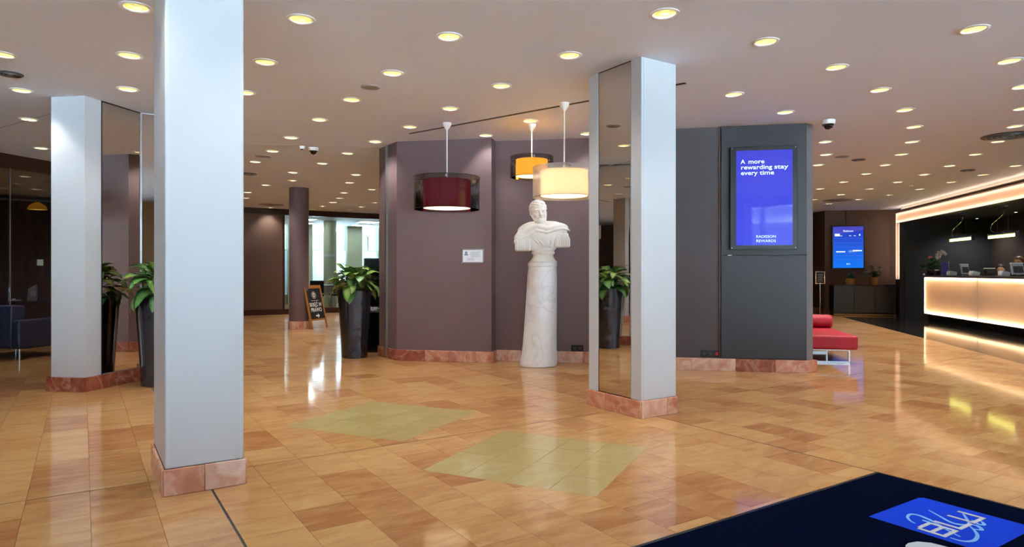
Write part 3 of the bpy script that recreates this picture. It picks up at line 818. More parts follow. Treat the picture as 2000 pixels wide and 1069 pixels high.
disc_vent('dark round slatted air outlet in the ceiling near the mirrored white column', -4.46, 5.87, 0.10, 'dark_vent', 3)
disc_vent('grey flush round speaker in the ceiling behind the dome camera', 5.04, 10.09, 0.10, 'vent', 0, 'ceiling_speaker', 'speaker')
disc_vent('small dark round outlet in the ceiling of the reception hall', 5.44, 10.37, 0.10, 'dark_vent', 1)
disc_vent('dark round outlet in the ceiling close to the glowing cove', 7.90, 11.45, 0.11, 'dark_vent', 1)
disc_vent('wide round air diffuser in the ceiling before the info screen wall', 8.0, 16.22, 0.34, 'vent', 3)
disc_vent('large round slatted air diffuser in the reception ceiling', 6.42, 8.54, 0.30, 'dark_vent', 4)
disc_vent('thin grey speaker disc in the back hall ceiling', -3.79, 10.07, 0.12, 'vent', 0, 'ceiling_speaker', 'speaker')
disc_vent('dark slatted air outlet in the back hall ceiling', -4.74, 11.86, 0.15, 'dark_vent', 2)
disc_vent('wide brown round air diffuser in the ceiling before the far brown wall', -6.32, 17.32, 0.32, 'vent', 2)
t = thing('smoke_detector', 'small white smoke detector on the reception hall ceiling', 'detector', (8.11, 13.43, CEIL))
MB().lathe([(0, -0.035), (0.04, -0.03), (0.05, 0.0)], 20).build('body', M['plastic_white'], t, smooth=True)
def dome_camera(label, x, y, s, dark):
    t = thing('dome_camera', label, 'camera', (x, y, CEIL))
    MB().lathe([(0.0, -0.05 * s), (0.068 * s, -0.05 * s), (0.078 * s, -0.03 * s), (0.078 * s, 0.0)], 28).build('housing', M['plastic_white'], t, smooth=True)
    MB().lathe([(0.0, -0.066 * s), (0.058 * s, -0.066 * s), (0.066 * s, -0.05 * s)], 28).build('collar', M['black'], t, smooth=True)
    MB().lathe([(0.0, -0.108 * s)] + [(0.045 * s * math.sin(a), (-0.066 - 0.042 * math.cos(a)) * s) for a in [0.3, 0.6, 0.9, 1.2, 1.57]], 24).build('dome', M['black_gloss'], t, smooth=True)
    MB().tube([(0.02 * s, -0.036 * s, -0.083 * s), (0.022 * s, -0.047 * s, -0.088 * s)], 0.014 * s, 10).build('lens', M['chrome' if dark else 'black'], t, smooth=True)
    return t
dome_camera('white and black dome camera on the ceiling beside the dark screen wall', 3.67, 7.67, 1.0, True)
dome_camera('white dome camera on the ceiling at the mouth of the back hall', -2.82, 9.38, 0.9, False)
t = thing('motion_sensor', 'small white motion sensor on the ceiling next to the dome camera', 'sensor', (-2.95, 9.27, CEIL))
MB().lathe([(0, -0.04), (0.03, -0.035), (0.045, -0.01), (0.045, 0.0)], 20).build('housing', M['plastic_white'], t, smooth=True)
MB().lathe([(0, -0.052), (0.014, -0.048), (0.02, -0.037)], 14).build('lens', M['black'], t, smooth=True)

# ------------------------------------------------------------------ drum pendants
def pendant(label, x, y, R, r, z0, z1, inner_mat, outer_mat, power, colr):
    t = thing('pendant_lamp', label, 'pendant lamp', (x, y, 0))
    MB().lathe([(0.0, CEIL - 0.085), (0.014, CEIL - 0.085), (0.05, CEIL - 0.03), (0.052, CEIL - 0.001), (0, CEIL - 0.001)], 24).build('ceiling_rose', M['plastic_white'], t, smooth=True)
    MB().tube([(0, 0, z1 - 0.02), (0, 0, CEIL - 0.08)], 0.008, 10).build('cord', M['plastic_white'], t, smooth=True)
    zi1 = z1 - 0.035; zi0 = z0 + 0.012
    MB().lathe([(0.0, z1 - 0.004), (0.010, z1 - 0.004), (0.03, zi1 + 0.004), (0.03, zi1), (0.0, zi1)], 16).build('socket', M['steel'], t, smooth=True)
    sh = MB().lathe([(r, zi0), (r, zi1)], 56).build('inner_shade', inner_mat, t, smooth=True)
    MB().lathe([(0.0, zi1), (r, zi1)], 56).build('top_plate', inner_mat, t)
    MB().lathe([(0.0, zi0 + 0.004), (r - 0.003, zi0 + 0.004)], 56).build('diffuser', M['diffuser'], t)
    MB().lathe([(R, z0), (R, z1)], 64).build('outer_shade', outer_mat, t, smooth=True)
    MB().lathe([(R - 0.003, z1 - 0.004), (R + 0.003, z1 - 0.004), (R + 0.003, z1 + 0.002), (R - 0.003, z1 + 0.002)], 64, closed=True).build('rim', M['black'] if outer_mat is M['smoke_film'] else M['vent'], t, smooth=True)
    MB().lathe([(R - 0.003, z0 - 0.002), (R + 0.003, z0 - 0.002), (R + 0.003, z0 + 0.003), (R - 0.003, z0 + 0.003)], 64, closed=True).build('rim', M['black'] if outer_mat is M['smoke_film'] else M['vent'], t, smooth=True)
    for i in range(3):
        a = 0.6 + i * 2.094
        MB().tube([(0.028 * math.cos(a), 0.028 * math.sin(a), zi1 + 0.002), (R * math.cos(a), R * math.sin(a), z1 - 0.012)], 0.003, 6).build('spoke', M['steel'], t)
        MB().tube([((R - 0.006) * math.cos(a), (R - 0.006) * math.sin(a), z1 - 0.03), ((R + 0.008) * math.cos(a), (R + 0.008) * math.sin(a), z1 - 0.03)], 0.012, 10).build('screw_cap', M['chrome'], t)
    l = bpy.data.lights.new('bulb', 'POINT'); l.energy = power; l.color = colr; l.shadow_soft_size = 0.05
    lo = bpy.data.objects.new('bulb', l); COL.objects.link(lo); lo.parent = t; lo.location = (0, 0, (zi0 + zi1) / 2)
    return t
M['shade_red'] = translucent_mat('burgundy_fabric', (0.12, 0.008, 0.022), 0.35)
M['shade_yellow'] = translucent_mat('mustard_fabric', (0.75, 0.42, 0.06), 0.45)
M['shade_cream'] = translucent_mat('cream_fabric', (0.85, 0.68, 0.45), 0.5)
pendant('drum pendant with burgundy inner shade inside smoked acrylic', -0.768, 7.80, 0.387, 0.28, 1.935, 2.312, M['shade_red'], M['smoke_film'], 7, (1, 0.8, 0.55))
pendant('small drum pendant with mustard yellow inner shade inside smoked acrylic', 0.236, 7.88, 0.256, 0.19, 2.325, 2.57, M['shade_yellow'], M['smoke_film'], 7, (1, 0.8, 0.5))
pendant('drum pendant with glowing cream shade veiled in white organza above the bust', 0.544, 6.88, 0.327, 0.245, 1.975, 2.285, M['shade_cream'], M['organza'], 5, (1, 0.82, 0.56))

# ------------------------------------------------------------------ sculpting: signed distance fields meshed by surface nets
def surface_nets(f, lo, hi, h):
    ax = [np.arange(lo[i], hi[i] + h, h, dtype=np.float32) for i in range(3)]
    X, Y, Z = np.meshgrid(*ax, indexing='ij')
    V = f(X, Y, Z).astype(np.float32)
    s = V < 0
    n = np.array(V.shape) - 1
    def cor(a): return V[a[0]:a[0] + n[0], a[1]:a[1] + n[1], a[2]:a[2] + n[2]]
    corners = [(i, j, k) for i in (0, 1) for j in (0, 1) for k in (0, 1)]
    pos = np.zeros((*n, 3), np.float32); cnt = np.zeros(tuple(n), np.float32)
    for a in corners:
        for d in range(3):
            if a[d] == 1: continue
            b = list(a); b[d] = 1
            va, vb = cor(a), cor(b); cr = (va < 0) != (vb < 0)
            den = np.where(cr, va - vb, 1); t = np.where(cr, va / den, 0)
            for e in range(3):
                pos[..., e] += np.where(cr, a[e] + (t if e == d else 0), 0)
            cnt += cr
    mask = cnt > 0
    idx = -np.ones(tuple(n), np.int64); idx[mask] = np.arange(mask.sum())
    cells = np.argwhere(mask)
    verts = (cells + pos[mask] / cnt[mask][:, None]) * h + np.array(lo)
    quads = []
    for d in range(3):
        o1, o2 = (d + 1) % 3, (d + 2) % 3
        sl0 = [slice(None)] * 3; sl1 = [slice(None)] * 3
        sl0[d] = slice(0, -1); sl1[d] = slice(1, None)
        a, b = s[tuple(sl0)], s[tuple(sl1)]
        e = np.argwhere(a != b)
        ok = (e[:, o1] > 0) & (e[:, o1] < n[o1]) & (e[:, o2] > 0) & (e[:, o2] < n[o2]); e = e[ok]
        flip = a[tuple(e.T)]
        def c(d1, d2):
            q = e.copy(); q[:, o1] += d1; q[:, o2] += d2; return idx[tuple(q.T)]
        q = np.stack([c(-1, -1), c(0, -1), c(0, 0), c(-1, 0)], 1)
        q[~flip] = q[~flip][:, ::-1]
        quads.append(q)
    return verts, np.concatenate(quads)
def sdf_mesh(name, f, lo, hi, h, mt, parent=None, loc=None, rot=None):
    v, q = surface_nets(f, lo, hi, h)
    me = bpy.data.meshes.new(name); me.from_pydata(v.tolist(), [], q.tolist()); me.materials.append(mt)
    me.polygons.foreach_set('use_smooth', [True] * len(me.polygons)); me.update()
    return link(name, me, parent, loc, rot)
def ell(X, Y, Z, c, r):
    x, y, z = (X - c[0]) / r[0], (Y - c[1]) / r[1], (Z - c[2]) / r[2]
    k = np.sqrt(x * x + y * y + z * z); return (k - 1) * min(r)
def cap(X, Y, Z, a, b, ra, rb=None):
    rb = ra if rb is None else rb
    a = np.array(a, np.float32); b = np.array(b, np.float32); d = b - a
    t = np.clip(((X - a[0]) * d[0] + (Y - a[1]) * d[1] + (Z - a[2]) * d[2]) / float(d @ d), 0, 1)
    return np.sqrt((X - a[0] - t * d[0]) ** 2 + (Y - a[1] - t * d[1]) ** 2 + (Z - a[2] - t * d[2]) ** 2) - (ra + (rb - ra) * t)
def smin(a, b, k): h = np.clip(0.5 + 0.5 * (b - a) / k, 0, 1); return b + (a - b) * h - k * h * (1 - h)
def smax(a, b, k): return -smin(-a, -b, k)

def head_sdf(X, Y, Z, beard=True, hairy=True):
    """life-like head, centre of skull near z=.70, face towards -Y, chin near z=.50 (units of the bust)"""
    hx = X
    d = ell(hx, Y, Z, (0, 0.015, 0.695), (0.103, 0.122, 0.100))
    d = smin(d, ell(hx, Y, Z, (0, -0.03, 0.62), (0.083, 0.092, 0.118)), 0.03)
    d = smin(d, ell(hx, Y, Z, (0, -0.062, 0.545), (0.066, 0.058, 0.052)), 0.03)        # jaw
    d = smin(d, cap(hx, Y, Z, (-0.055, -0.104, 0.662), (0.055, -0.104, 0.662), 0.013), 0.016)   # brow
    for s in (-1, 1):
        d = smax(d, -ell(hx, Y, Z, (s * 0.040, -0.124, 0.641), (0.027, 0.033, 0.017)), 0.010)
        d = smin(d, ell(hx, Y, Z, (s * 0.040, -0.098, 0.640), (0.021, 0.017, 0.013)), 0.004)     # eyeball
        d = smin(d, cap(hx, Y, Z, (s * 0.020, -0.112, 0.650), (s * 0.060, -0.098, 0.648), 0.0045), 0.004)   # lid
        d = smin(d, ell(hx, Y, Z, (s * 0.052, -0.088, 0.605), (0.026, 0.024, 0.022)), 0.02)      # cheek
        d = smin(d, ell(hx, Y, Z, (s * 0.102, 0.014, 0.636), (0.010, 0.020, 0.029)), 0.008)      # ear
    d = smin(d, cap(hx, Y, Z, (0, -0.112, 0.655), (0, -0.148, 0.603), 0.010, 0.016), 0.010)      # nose
    for s in (-1, 1):
        d = smin(d, ell(hx, Y, Z, (s * 0.014, -0.132, 0.600), (0.011, 0.014, 0.010)), 0.006)
    d = smin(d, cap(hx, Y, Z, (-0.022, -0.118, 0.560), (0.022, -0.118, 0.560), 0.008), 0.006)    # lower lip
    if beard:
        for s in (-1, 1):
            d = smin(d, cap(hx, Y, Z, (s * 0.006, -0.131, 0.582), (s * 0.040, -0.112, 0.566), 0.011, 0.007), 0.006)
            d = smin(d, cap(hx, Y, Z, (s * 0.084, -0.015, 0.60), (s * 0.06, -0.075, 0.535), 0.018), 0.015)
        b = ell(hx, Y, Z, (0, -0.082, 0.528), (0.062, 0.048, 0.040))
        b = b + 0.0035 * np.sin(hx * 230) * np.sin(Z * 190 + 1) * np.sin(Y * 180)
        d = smin(d, b, 0.014)
    if hairy:
        hsd = ell(hx, Y, Z, (0, 0.022, 0.702), (0.111, 0.128, 0.108))
        curl = 0.006 * np.sin(hx * 150 + 2 * np.sin(Z * 60)) * np.sin(Y * 140 + Z * 90) + 0.004 * np.sin(Z * 170 + hx * 60)
        line = 0.716 + 0.012 * np.sin(hx * 120) - 0.55 * np.clip(np.abs(hx) - 0.055, 0, 1)
        front = np.clip((-Y - 0.02) * 1.0, -0.1, 0.1)
        lim = np.where(Y < 0.0, line - Z, 0.57 - Z)
        hsd = smax(hsd + curl, lim, 0.006)
        d = smin(d, hsd, 0.004)
    return d

def bust_sdf(X, Y, Z):
    # head, slightly turned to its left and set off the axis of the socle
    a = math.radians(9); ca, sa = math.cos(a), math.sin(a)
    b = math.radians(-4); cb, sb = math.cos(b), math.sin(b)
    hx0, hy0, hz0 = X + 0.053, Y + 0.005, Z - 0.62
    hx1 = hx0 * cb - hz0 * sb; hz1 = hx0 * sb + hz0 * cb
    hX = hx1 * ca + hy0 * sa; hY = -hx1 * sa + hy0 * ca; hZ = hz1 + 0.62
    head = head_sdf(hX, hY, hZ + 0.004)
    d = smin(head, cap(X, Y, Z, (-0.045, 0.02, 0.58), (-0.02, 0.025, 0.42), 0.074, 0.088), 0.02)
    # torso and shoulders
    tor = ell(X, Y, Z, (0.0, 0.0, 0.345), (0.245, 0.135, 0.185))
    tor = smin(tor, ell(X, Y, Z, (-0.19, 0.01, 0.385), (0.115, 0.105, 0.085)), 0.06)
    tor = smin(tor, ell(X, Y, Z, (0.20, 0.01, 0.415), (0.115, 0.105, 0.09)), 0.06)
    tor = smin(tor, ell(X, Y, Z, (0.0, 0.01, 0.20), (0.165, 0.11, 0.10)), 0.05)
    # cuirass straps crossing the chest
    for (p, q) in (((-0.14, -0.10, 0.33), (-0.02, -0.135, 0.20)), ((-0.115, -0.10, 0.345), (0.005, -0.135, 0.215)), ((0.12, -0.10, 0.36), (0.09, -0.12, 0.19))):
        tor = smin(tor, cap(X, Y, Z, p, q, 0.010), 0.008)
    # sleeves with hanging fringes
    for cx, zc, hz, wx in ((-0.255, 0.255, 0.092, 0.082), (0.245, 0.285, 0.075, 0.082)):
        qx = np.abs(X - cx) - wx * (1.0 - 0.25 * np.clip((Z - zc) / hz, 0, 1)); qy = np.abs(Y) - 0.088; qz = np.abs(Z - zc) - hz
        bx = np.sqrt(np.maximum(qx, 0) ** 2 + np.maximum(qy, 0) ** 2 + np.maximum(qz, 0) ** 2) + np.minimum(np.maximum(qx, np.maximum(qy, qz)), 0) - 0.014
        th = np.arctan2(Y, X - cx)
        bx = bx + 0.0055 * np.cos((X + Y * 0.6) * 2 * np.pi / 0.021) * np.clip((zc + hz * 0.75 - Z) / 0.03, 0, 1)
        tor = smin(tor, bx, 0.012)
    # cape: a thicker layer above a swept hem
    hem = np.where(X < -0.085, 0.395 + (X + 0.085) * 0.50, np.where(X < 0.05, 0.395 - (X + 0.085) * 0.22, 0.365 + 0.06 * np.sin((X - 0.05) * 6)))
    hem = hem - 0.25 * np.clip(X - 0.24, 0, 1)
    cape = smin(tor, cap(X, Y, Z, (-0.04, 0.015, 0.465), (-0.262, 0.01, 0.315), 0.075, 0.078), 0.05)
    cape = smin(cape, cap(X, Y, Z, (0.03, 0.015, 0.475), (0.256, 0.01, 0.345), 0.08, 0.080), 0.05)
    cape = smin(cape, ell(X, Y, Z, (0.0, 0.015, 0.42), (0.22, 0.135, 0.10)), 0.04) - 0.010
    fold = 0.010 * np.sin((Z - hem) * 70 + 1.2 * np.sin(X * 9)) * np.clip((0.16 - np.abs(Z - hem - 0.06)) / 0.1, 0, 1)
    cape = smax(cape + fold * 0.6, hem - Z, 0.010)
    cape = smax(cape, Z - 0.53, 0.02)
    # thick rolled hem
    roll = np.sqrt((np.abs(tor - 0.012)) ** 2 + (Z - hem - 0.012) ** 2) - 0.016
    d = smin(d, tor, 0.012); d = smin(d, cape, 0.006); d = smin(d, roll, 0.008)
    # collar groove and clasp
    col = np.sqrt((np.sqrt((X + 0.025) ** 2 + ((Y - 0.01) * 1.05) ** 2) - 0.112) ** 2 + (Z - 0.478 + 0.55 * np.clip(-Y, -0.1, 0.12) * 0.6) ** 2) - 0.017
    d = smin(d, col, 0.008)
    d = smin(d, ell(X, Y, Z, (-0.085, -0.142, 0.405), (0.022, 0.014, 0.016)), 0.004)
    # socle
    rad = np.sqrt((X - 0.005) ** 2 + Y ** 2)
    prof = np.interp(np.clip(Z, 0, 0.2), [0, 0.012, 0.03, 0.06, 0.085, 0.10, 0.108, 0.126, 0.144, 0.15, 0.2], [0.178, 0.176, 0.160, 0.140, 0.131, 0.130, 0.146, 0.152, 0.146, 0.12, 0.12]).astype(np.float32)
    soc = np.maximum(np.maximum((rad - prof) * 0.85, -Z), Z - 0.2)
    return smin(d, soc, 0.006)

t = thing('marble_bust', 'white marble bust of a bearded man in a draped fringed cape', 'sculpture', (0.393, 8.455, 1.317))
sdf_mesh('bust', bust_sdf, (-0.37, -0.22, -0.02), (0.37, 0.22, 0.83), 0.0052, M['statue'], t)
# leaning marble plinth
t = thing('plinth', 'tall leaning white marble column under the bust', 'plinth', (0.36, 8.455, 0))
rings = []
zs = [0.0, 0.012, 0.10, 0.25, 0.45, 0.7, 0.95, 1.15, 1.255, 1.262, 1.268, 1.31, 1.315]
n = 56; vs = []; fs = []
for z in zs:
    k = z / 1.31
    r = 0.232 - 0.047 * k ** 0.7 + (0.009 if z < 0.25 else 0)
    if z == 0.0: r -= 0.010
    if z >= 1.268: r = 0.187
    if z == 1.315: r = 0.184
    if z in (1.255, 1.262): r = 0.181
    cx = -0.028 + 0.058 * k ** 0.6
    for i in range(n):
        a = 2 * math.pi * i / n
        rr = r * (1 + 0.012 * math.sin(2 * a + z * 2) * (1 - k))
        lift = 0.022 * max(0.0, -math.cos(a)) if z == 0.0 else 0
        vs.append((cx + rr * math.cos(a), rr * math.sin(a), z))
for j in range(len(zs) - 1):
    for i in range(n):
        w = (i + 1) % n; fs.append((j * n + i, j * n + w, (j + 1) * n + w, (j + 1) * n + i))
fs.append(list(range(n))[::-1]); fs.append([(len(zs) - 1) * n + i for i in range(n)])
MB().add(vs, fs).build('shaft', M['plinth'], t, smooth=True)

# ------------------------------------------------------------------ potted plants
def leaf_mesh(name, L, Wd, bend, cup, mt, tipdrop=0.0):
    ny, nx = 9, 5; vs = []; fs = []; uv = []
    for i in range(ny):
        s = i / (ny - 1)
        w = Wd * (math.sin(math.pi * (s ** 0.8)) ** 0.75) * (1 - 0.25 * s) + 0.002
        ang = bend * s
        y = L * (math.sin(ang) / bend if abs(bend) > 1e-3 else s); z = -L * ((1 - math.cos(ang)) / bend if abs(bend) > 1e-3 else 0)
        for j in range(nx):
            q = (j / (nx - 1) - 0.5) * 2
            vs.append((q * w, y, z + cup * w * q * q + 0.006 * math.sin(s * 14) * abs(q)))
            uv.append((q * 0.5 + 0.5, s))
    for i in range(ny - 1):
        for j in range(nx - 1):
            a = i * nx + j; fs.append((a, a + 1, a + nx + 1, a + nx))
    me = bpy.data.meshes.new(name); me.from_pydata(vs, [], fs); me.materials.append(mt)
    ul = me.uv_layers.new(name='UVMap')
    for lp in me.loops: ul.data[lp.index].uv = uv[lp.vertex_index]
    me.polygons.foreach_set('use_smooth', [True] * len(me.polygons)); me.update()
    return me
LEAVES = [leaf_mesh('leaf', 0.26, 0.082, 1.3, 0.14, M['leaf']), leaf_mesh('leaf', 0.29, 0.088, 1.7, 0.16, M['leaf_b']), leaf_mesh('leaf', 0.24, 0.076, 1.0, 0.12, M['leaf']), leaf_mesh('leaf', 0.27, 0.080, 2.0, 0.16, M['leaf'])]
def planter(label, plabel, x, y, seed, rz):
    r = random.Random(seed)
    t = thing('potted_plant', label, 'potted plant', (x, y, 0), rz)
    prof = [(0.0, 0.0), (0.172, 0.0), (0.178, 0.006)] + [(0.178 + 0.058 * (k / 10) ** 1.15, 0.006 + 0.93 * k / 10) for k in range(1, 11)] + [(0.228, 0.936), (0.222, 0.90), (0.0, 0.90)]
    MB().lathe(prof, 60).build('pot', M['pot'], t, smooth=True)
    MB().lathe([(0.0, 0.908), (0.221, 0.903)], 30).build('soil', M['soil'], t)
    p = bpy.data.objects.new('plant', None); COL.objects.link(p); p.parent = t; p.location = (0, 0, 0.905)
    for st in range(5):
        a = st * 1.257 + 0.3; rad = 0.05 if st else 0.0
        top = (rad * 2.2 * math.cos(a), rad * 2.2 * math.sin(a), 0.17 + 0.05 * (st % 3) + (0.1 if st == 0 else 0))
        MB().tube([(rad * math.cos(a), rad * math.sin(a), -0.004), (rad * 1.5 * math.cos(a), rad * 1.5 * math.sin(a), 0.1), top], 0.009, 8).build('stem', M['stem'], p, smooth=True)
        nl = 11 if st else 9
        for k in range(nl):
            th = a + k * 2.4 + r.uniform(-0.3, 0.3)
            up = (0.9 - 1.3 * k / nl) + r.uniform(-0.15, 0.15)          # elevation of the leaf at its base
            base = Vector(top) * (1 - 0.055 * k); 
            pet = 0.05 + 0.012 * k
            dirv = Vector((math.cos(th) * math.cos(up), math.sin(th) * math.cos(up), math.sin(up)))
            tip = base + dirv * pet
            MB().tube([tuple(base), tuple(base + dirv * pet * 0.5 + Vector((0, 0, 0.008))), tuple(tip)], 0.0035, 5).build('petiole', M['stem'], p)
            o = link('leaf', LEAVES[r.randrange(4)], p)
            s = r.uniform(0.8, 1.12)
            o.matrix_basis = Matrix.Translation(tip) @ Euler((0, 0, th - math.pi / 2)).to_matrix().to_4x4() @ Euler((up + 0.2, r.uniform(-0.25, 0.25), 0)).to_matrix().to_4x4() @ Matrix.Scale(s, 4)
    return t
planter('leafy variegated plant in a tall charcoal planter by the low black cabinet', '', -2.21, 9.28, 4, 0.4)
planter('leafy variegated plant in a tall charcoal planter by the mirror-clad white column', '', -3.75, 7.03, 9, 2.2)

# ------------------------------------------------------------------ media wall with the big screen
w0 = Vector((2.54, 8.042)); w1 = Vector((3.50, 7.868)); dw = (w1 - w0).normalized(); nw = Vector((dw.y, -dw.x))
rzw = math.atan2(dw.y, dw.x); LW = (w1 - w0).length
t = bpy.data.objects.new('wall_media', None); COL.objects.link(t); t.location = (w0.x, w0.y, 0); t.rotation_euler = (0, 0, rzw); struct(t)   # local x along the wall, -y out
zs0 = 1.2 + (531 - 499) / 1290 * 7.95
MB().box((LW / 2, -0.02, (0.152 + zs0) / 2), (LW, 0.04, zs0 - 0.152 - 0.004)).build('lower_panel', M['anthracite'], t, bevel=0.002, seg=1)
MB().box((LW / 2, -0.02, (zs0 + CEIL) / 2 + 0.002), (LW, 0.04, CEIL - zs0 - 0.004)).build('upper_panel', M['anthracite'], t, bevel=0.002, seg=1)
MB().box((0.10, -0.043, zs0 + 0.001), (0.05, 0.008, 0.010)).build('lock_tab', M['plastic_white'], t)
MB().box((-0.012, -0.012, (0.152 + CEIL) / 2), (0.012, 0.03, CEIL - 0.152)).build('reveal_strip', mat('bronze_reveal', (92, 60, 46), 0.4, noise=0.05), t)
e0 = w1 + nw * 0.04
q = [(w1.x, w1.y), (e0.x, e0.y), (3.60, 7.905), (3.585, 7.93)]
struct(MB().prism(q, 0.147, CEIL).build('trim_5', M['grey_trim']))
def wx(px):     # distance along the panel for a sight line through image column px
    k = (px - 1000) / 1290.0
    o = w0 + nw * 0.05
    return (k * o.y - o.x) / (dw.x - k * dw.y)
sx0, sx1 = wx(1425), wx(1555.5)
ym = (w0 + dw * (sx0 + sx1) / 2 + nw * 0.05).y
zt, zb = 1.2 + (531 - 287) / 1290 * ym, 1.2 + (531 - 488) / 1290 * ym
t = thing('display_screen', 'large portrait screen with white lettering on bright blue', 'screen', (w0.x + nw.x * 0.042, w0.y + nw.y * 0.042, 0), rzw)
MB().box(((sx0 + sx1) / 2, -0.03, (zt + zb) / 2), (sx1 - sx0, 0.06, zt - zb)).build('bezel', M['black'], t, bevel=0.004)
gx0, gx1 = wx(1436.5), wx(1546)
gz1, gz0 = 1.2 + (531 - 295) / 1290 * ym, 1.2 + (531 - 479.5) / 1290 * ym
MB().box(((gx0 + gx1) / 2, -0.0605, (gz0 + gz1) / 2), (gx1 - gx0, 0.001, gz1 - gz0)).build('display', M['screen_big'], t)
ts = 0.118
for wd, li, wo_, ww in (('A', 0, 0.0, 0.052), ('more', 0, 0.085, 0.18), ('rewarding', 1, 0.0, 0.352), ('stay', 1, 0.378, 0.157), ('every', 2, 0.0, 0.190), ('time', 2, 0.216, 0.164)):
    text_mesh('lettering', wd, 0.073, M['screen_text'], t, 0.0, offset=0.0009, width=ww, loc=(gx0 + 0.052 + wo_, -0.0622, 1.2 + (531 - [320.5, 331.5, 342.5][li]) / 1290 * ym), rot=(math.radians(90), 0, 0))
for wd, zz in (('RADISSON', 0.088), ('REWARDS', 0.036)):
    text_mesh('lettering', wd, 0.045, M['screen_text'], t, 0.0, align='CENTER', width=0.22, loc=((gx0 + gx1) / 2 + 0.02, -0.0622, gz0 + zz), rot=(math.radians(90), 0, 0))
for cx in (sx0 + 0.02, sx1 - 0.02):
    for cz in (zb + 0.02, zt - 0.02):
        MB().tube([(cx, -0.058, cz), (cx, -0.066, cz)], 0.006, 10).build('screw', M['steel'], t)

struct(MB().prism([(1.38, 8.255), (2.53, 8.046), (2.53, 8.038), (1.38, 8.247)], 0.14, CEIL).build('wall_right_face', mat('grey_mauve_face', (76, 70, 73), 0.55, noise=0.03, scale=3)))  # thin sheet over the wall, darker and greyer than the brown beside it

# ------------------------------------------------------------------ plaque, sockets
def on_wall(a, b, px, out=0.0):
    a, b = Vector(a), Vector(b); d = (b - a).normalized(); n = Vector((d.y, -d.x)); k = (px - 1000) / 1290.0
    o = a + n * out; s = (k * o.y - o.x) / (d.x - k * d.y); return o + d * s, math.atan2(d.y, d.x)
p, rz = on_wall(CENTRE[1], CENTRE[2], 924, 0.0)
t = thing('wall_plaque', 'small framed white information plaque on the brown wall', 'plaque', (p.x, p.y, 1.407), rz)
MB().box((0, -0.008, 0), (0.305, 0.012, 0.188)).build('acrylic_back', M['grey_trim'], t, bevel=0.002, seg=1)
MB().box((0, -0.0155, 0), (0.27, 0.003, 0.158)).build('sheet', M['paper'], t)
for i in range(7):
    MB().box((0.035, -0.0174, 0.055 - i * 0.011), (0.15 - 0.02 * (i % 3), 0.0008, 0.0035)).build('text_line', M['ink_dark'], t)
for i in range(3):
    MB().box((-0.03, -0.0174, -0.03 - i * 0.012), (0.1, 0.0008, 0.0035)).build('text_line', M['ink_dark'], t)
MB().lathe([(0, 0), (0.018, 0.0)], 16).build('emblem', M['ink'], t, loc=(-0.09, -0.0176, 0.045), rot=(math.radians(90), 0, 0))
MB().box((-0.09, -0.0174, 0.018), (0.05, 0.0008, 0.02)).build('emblem', M['ink'], t)
for cx in (-0.143, 0.143):
    for cz in (-0.085, 0.085):
        MB().tube([(cx, -0.008, cz), (cx, -0.022, cz)], 0.007, 10).build('standoff', M['chrome'], t, smooth=True)
def socket_strip(label, a, b, px, z, n, red):
    p, rz = on_wall(a, b, px)
    t = thing('socket_plate', label, 'socket', (p.x, p.y, z), rz)
    w = 0.075 * n
    MB().box((0, -0.006, 0), (w + 0.012, 0.012, 0.085)).build('frame', M['black'], t, bevel=0.003, seg=1)
    for i in range(n):
        x = (i - (n - 1) / 2) * 0.075; mk = 'red_plastic' if (red and i == n - 1) else 'dark_vent'
        MB().lathe([(0, 0.002), (0.018, 0.002), (0.021, 0.0)], 20).build('outlet', M[mk], t, loc=(x, -0.0125, 0), rot=(math.radians(90), 0, 0))
        for s in (-1, 1):
            MB().lathe([(0, 0.0), (0.0035, 0.0)], 10).build('hole', M['black'], t, loc=(x + s * 0.008, -0.0148, 0), rot=(math.radians(90), 0, 0))
socket_strip('black double wall socket above the marble skirting behind the bust', CENTRE[3], CENTRE[4], 1127.5, 1.2 - (681 - 531) / 1290 * 8.68, 2, False)
socket_strip('black wall sockets with a red outlet beside the screen wall', CENTRE[5], CENTRE[6], 1387.5, 1.2 - (691 - 531) / 1290 * 8.07, 3, True)

# ------------------------------------------------------------------ cabinet and monitor beside the brown pier
t = thing('cabinet', 'low black cabinet behind the planter at the brown pier', 'cabinet', (-1.88, 10.02, 0))
MB().box((0, 0, 0.31), (0.62, 0.44, 0.62)).build('body', M['black'], t, bevel=0.004)
for s in (-1, 1):
    dd = MB().box((s * 0.152, -0.226, 0.31), (0.296, 0.012, 0.58)).build('door', M['black_gloss'], t, bevel=0.002, seg=1)
    MB().box((s * 0.02, -0.238, 0.36), (0.01, 0.012, 0.1)).build('handle', M['steel'], dd)
t = thing('monitor', 'black monitor seen from behind the planter on the low cabinet', 'monitor', (-1.93, 10.0, 0.62))
MB().box((0, 0.0, 0.415), (0.62, 0.045, 0.74)).build('housing', M['black'], t, bevel=0.006)
MB().box((0, -0.0235, 0.415), (0.58, 0.002, 0.70)).build('display', M['black_gloss'], t)
MB().box((0, 0.0, 0.012), (0.3, 0.2, 0.02)).build('foot', M['black'], t)
MB().box((0, 0.012, 0.035), (0.06, 0.02, 0.05)).build('neck', M['black'], t)
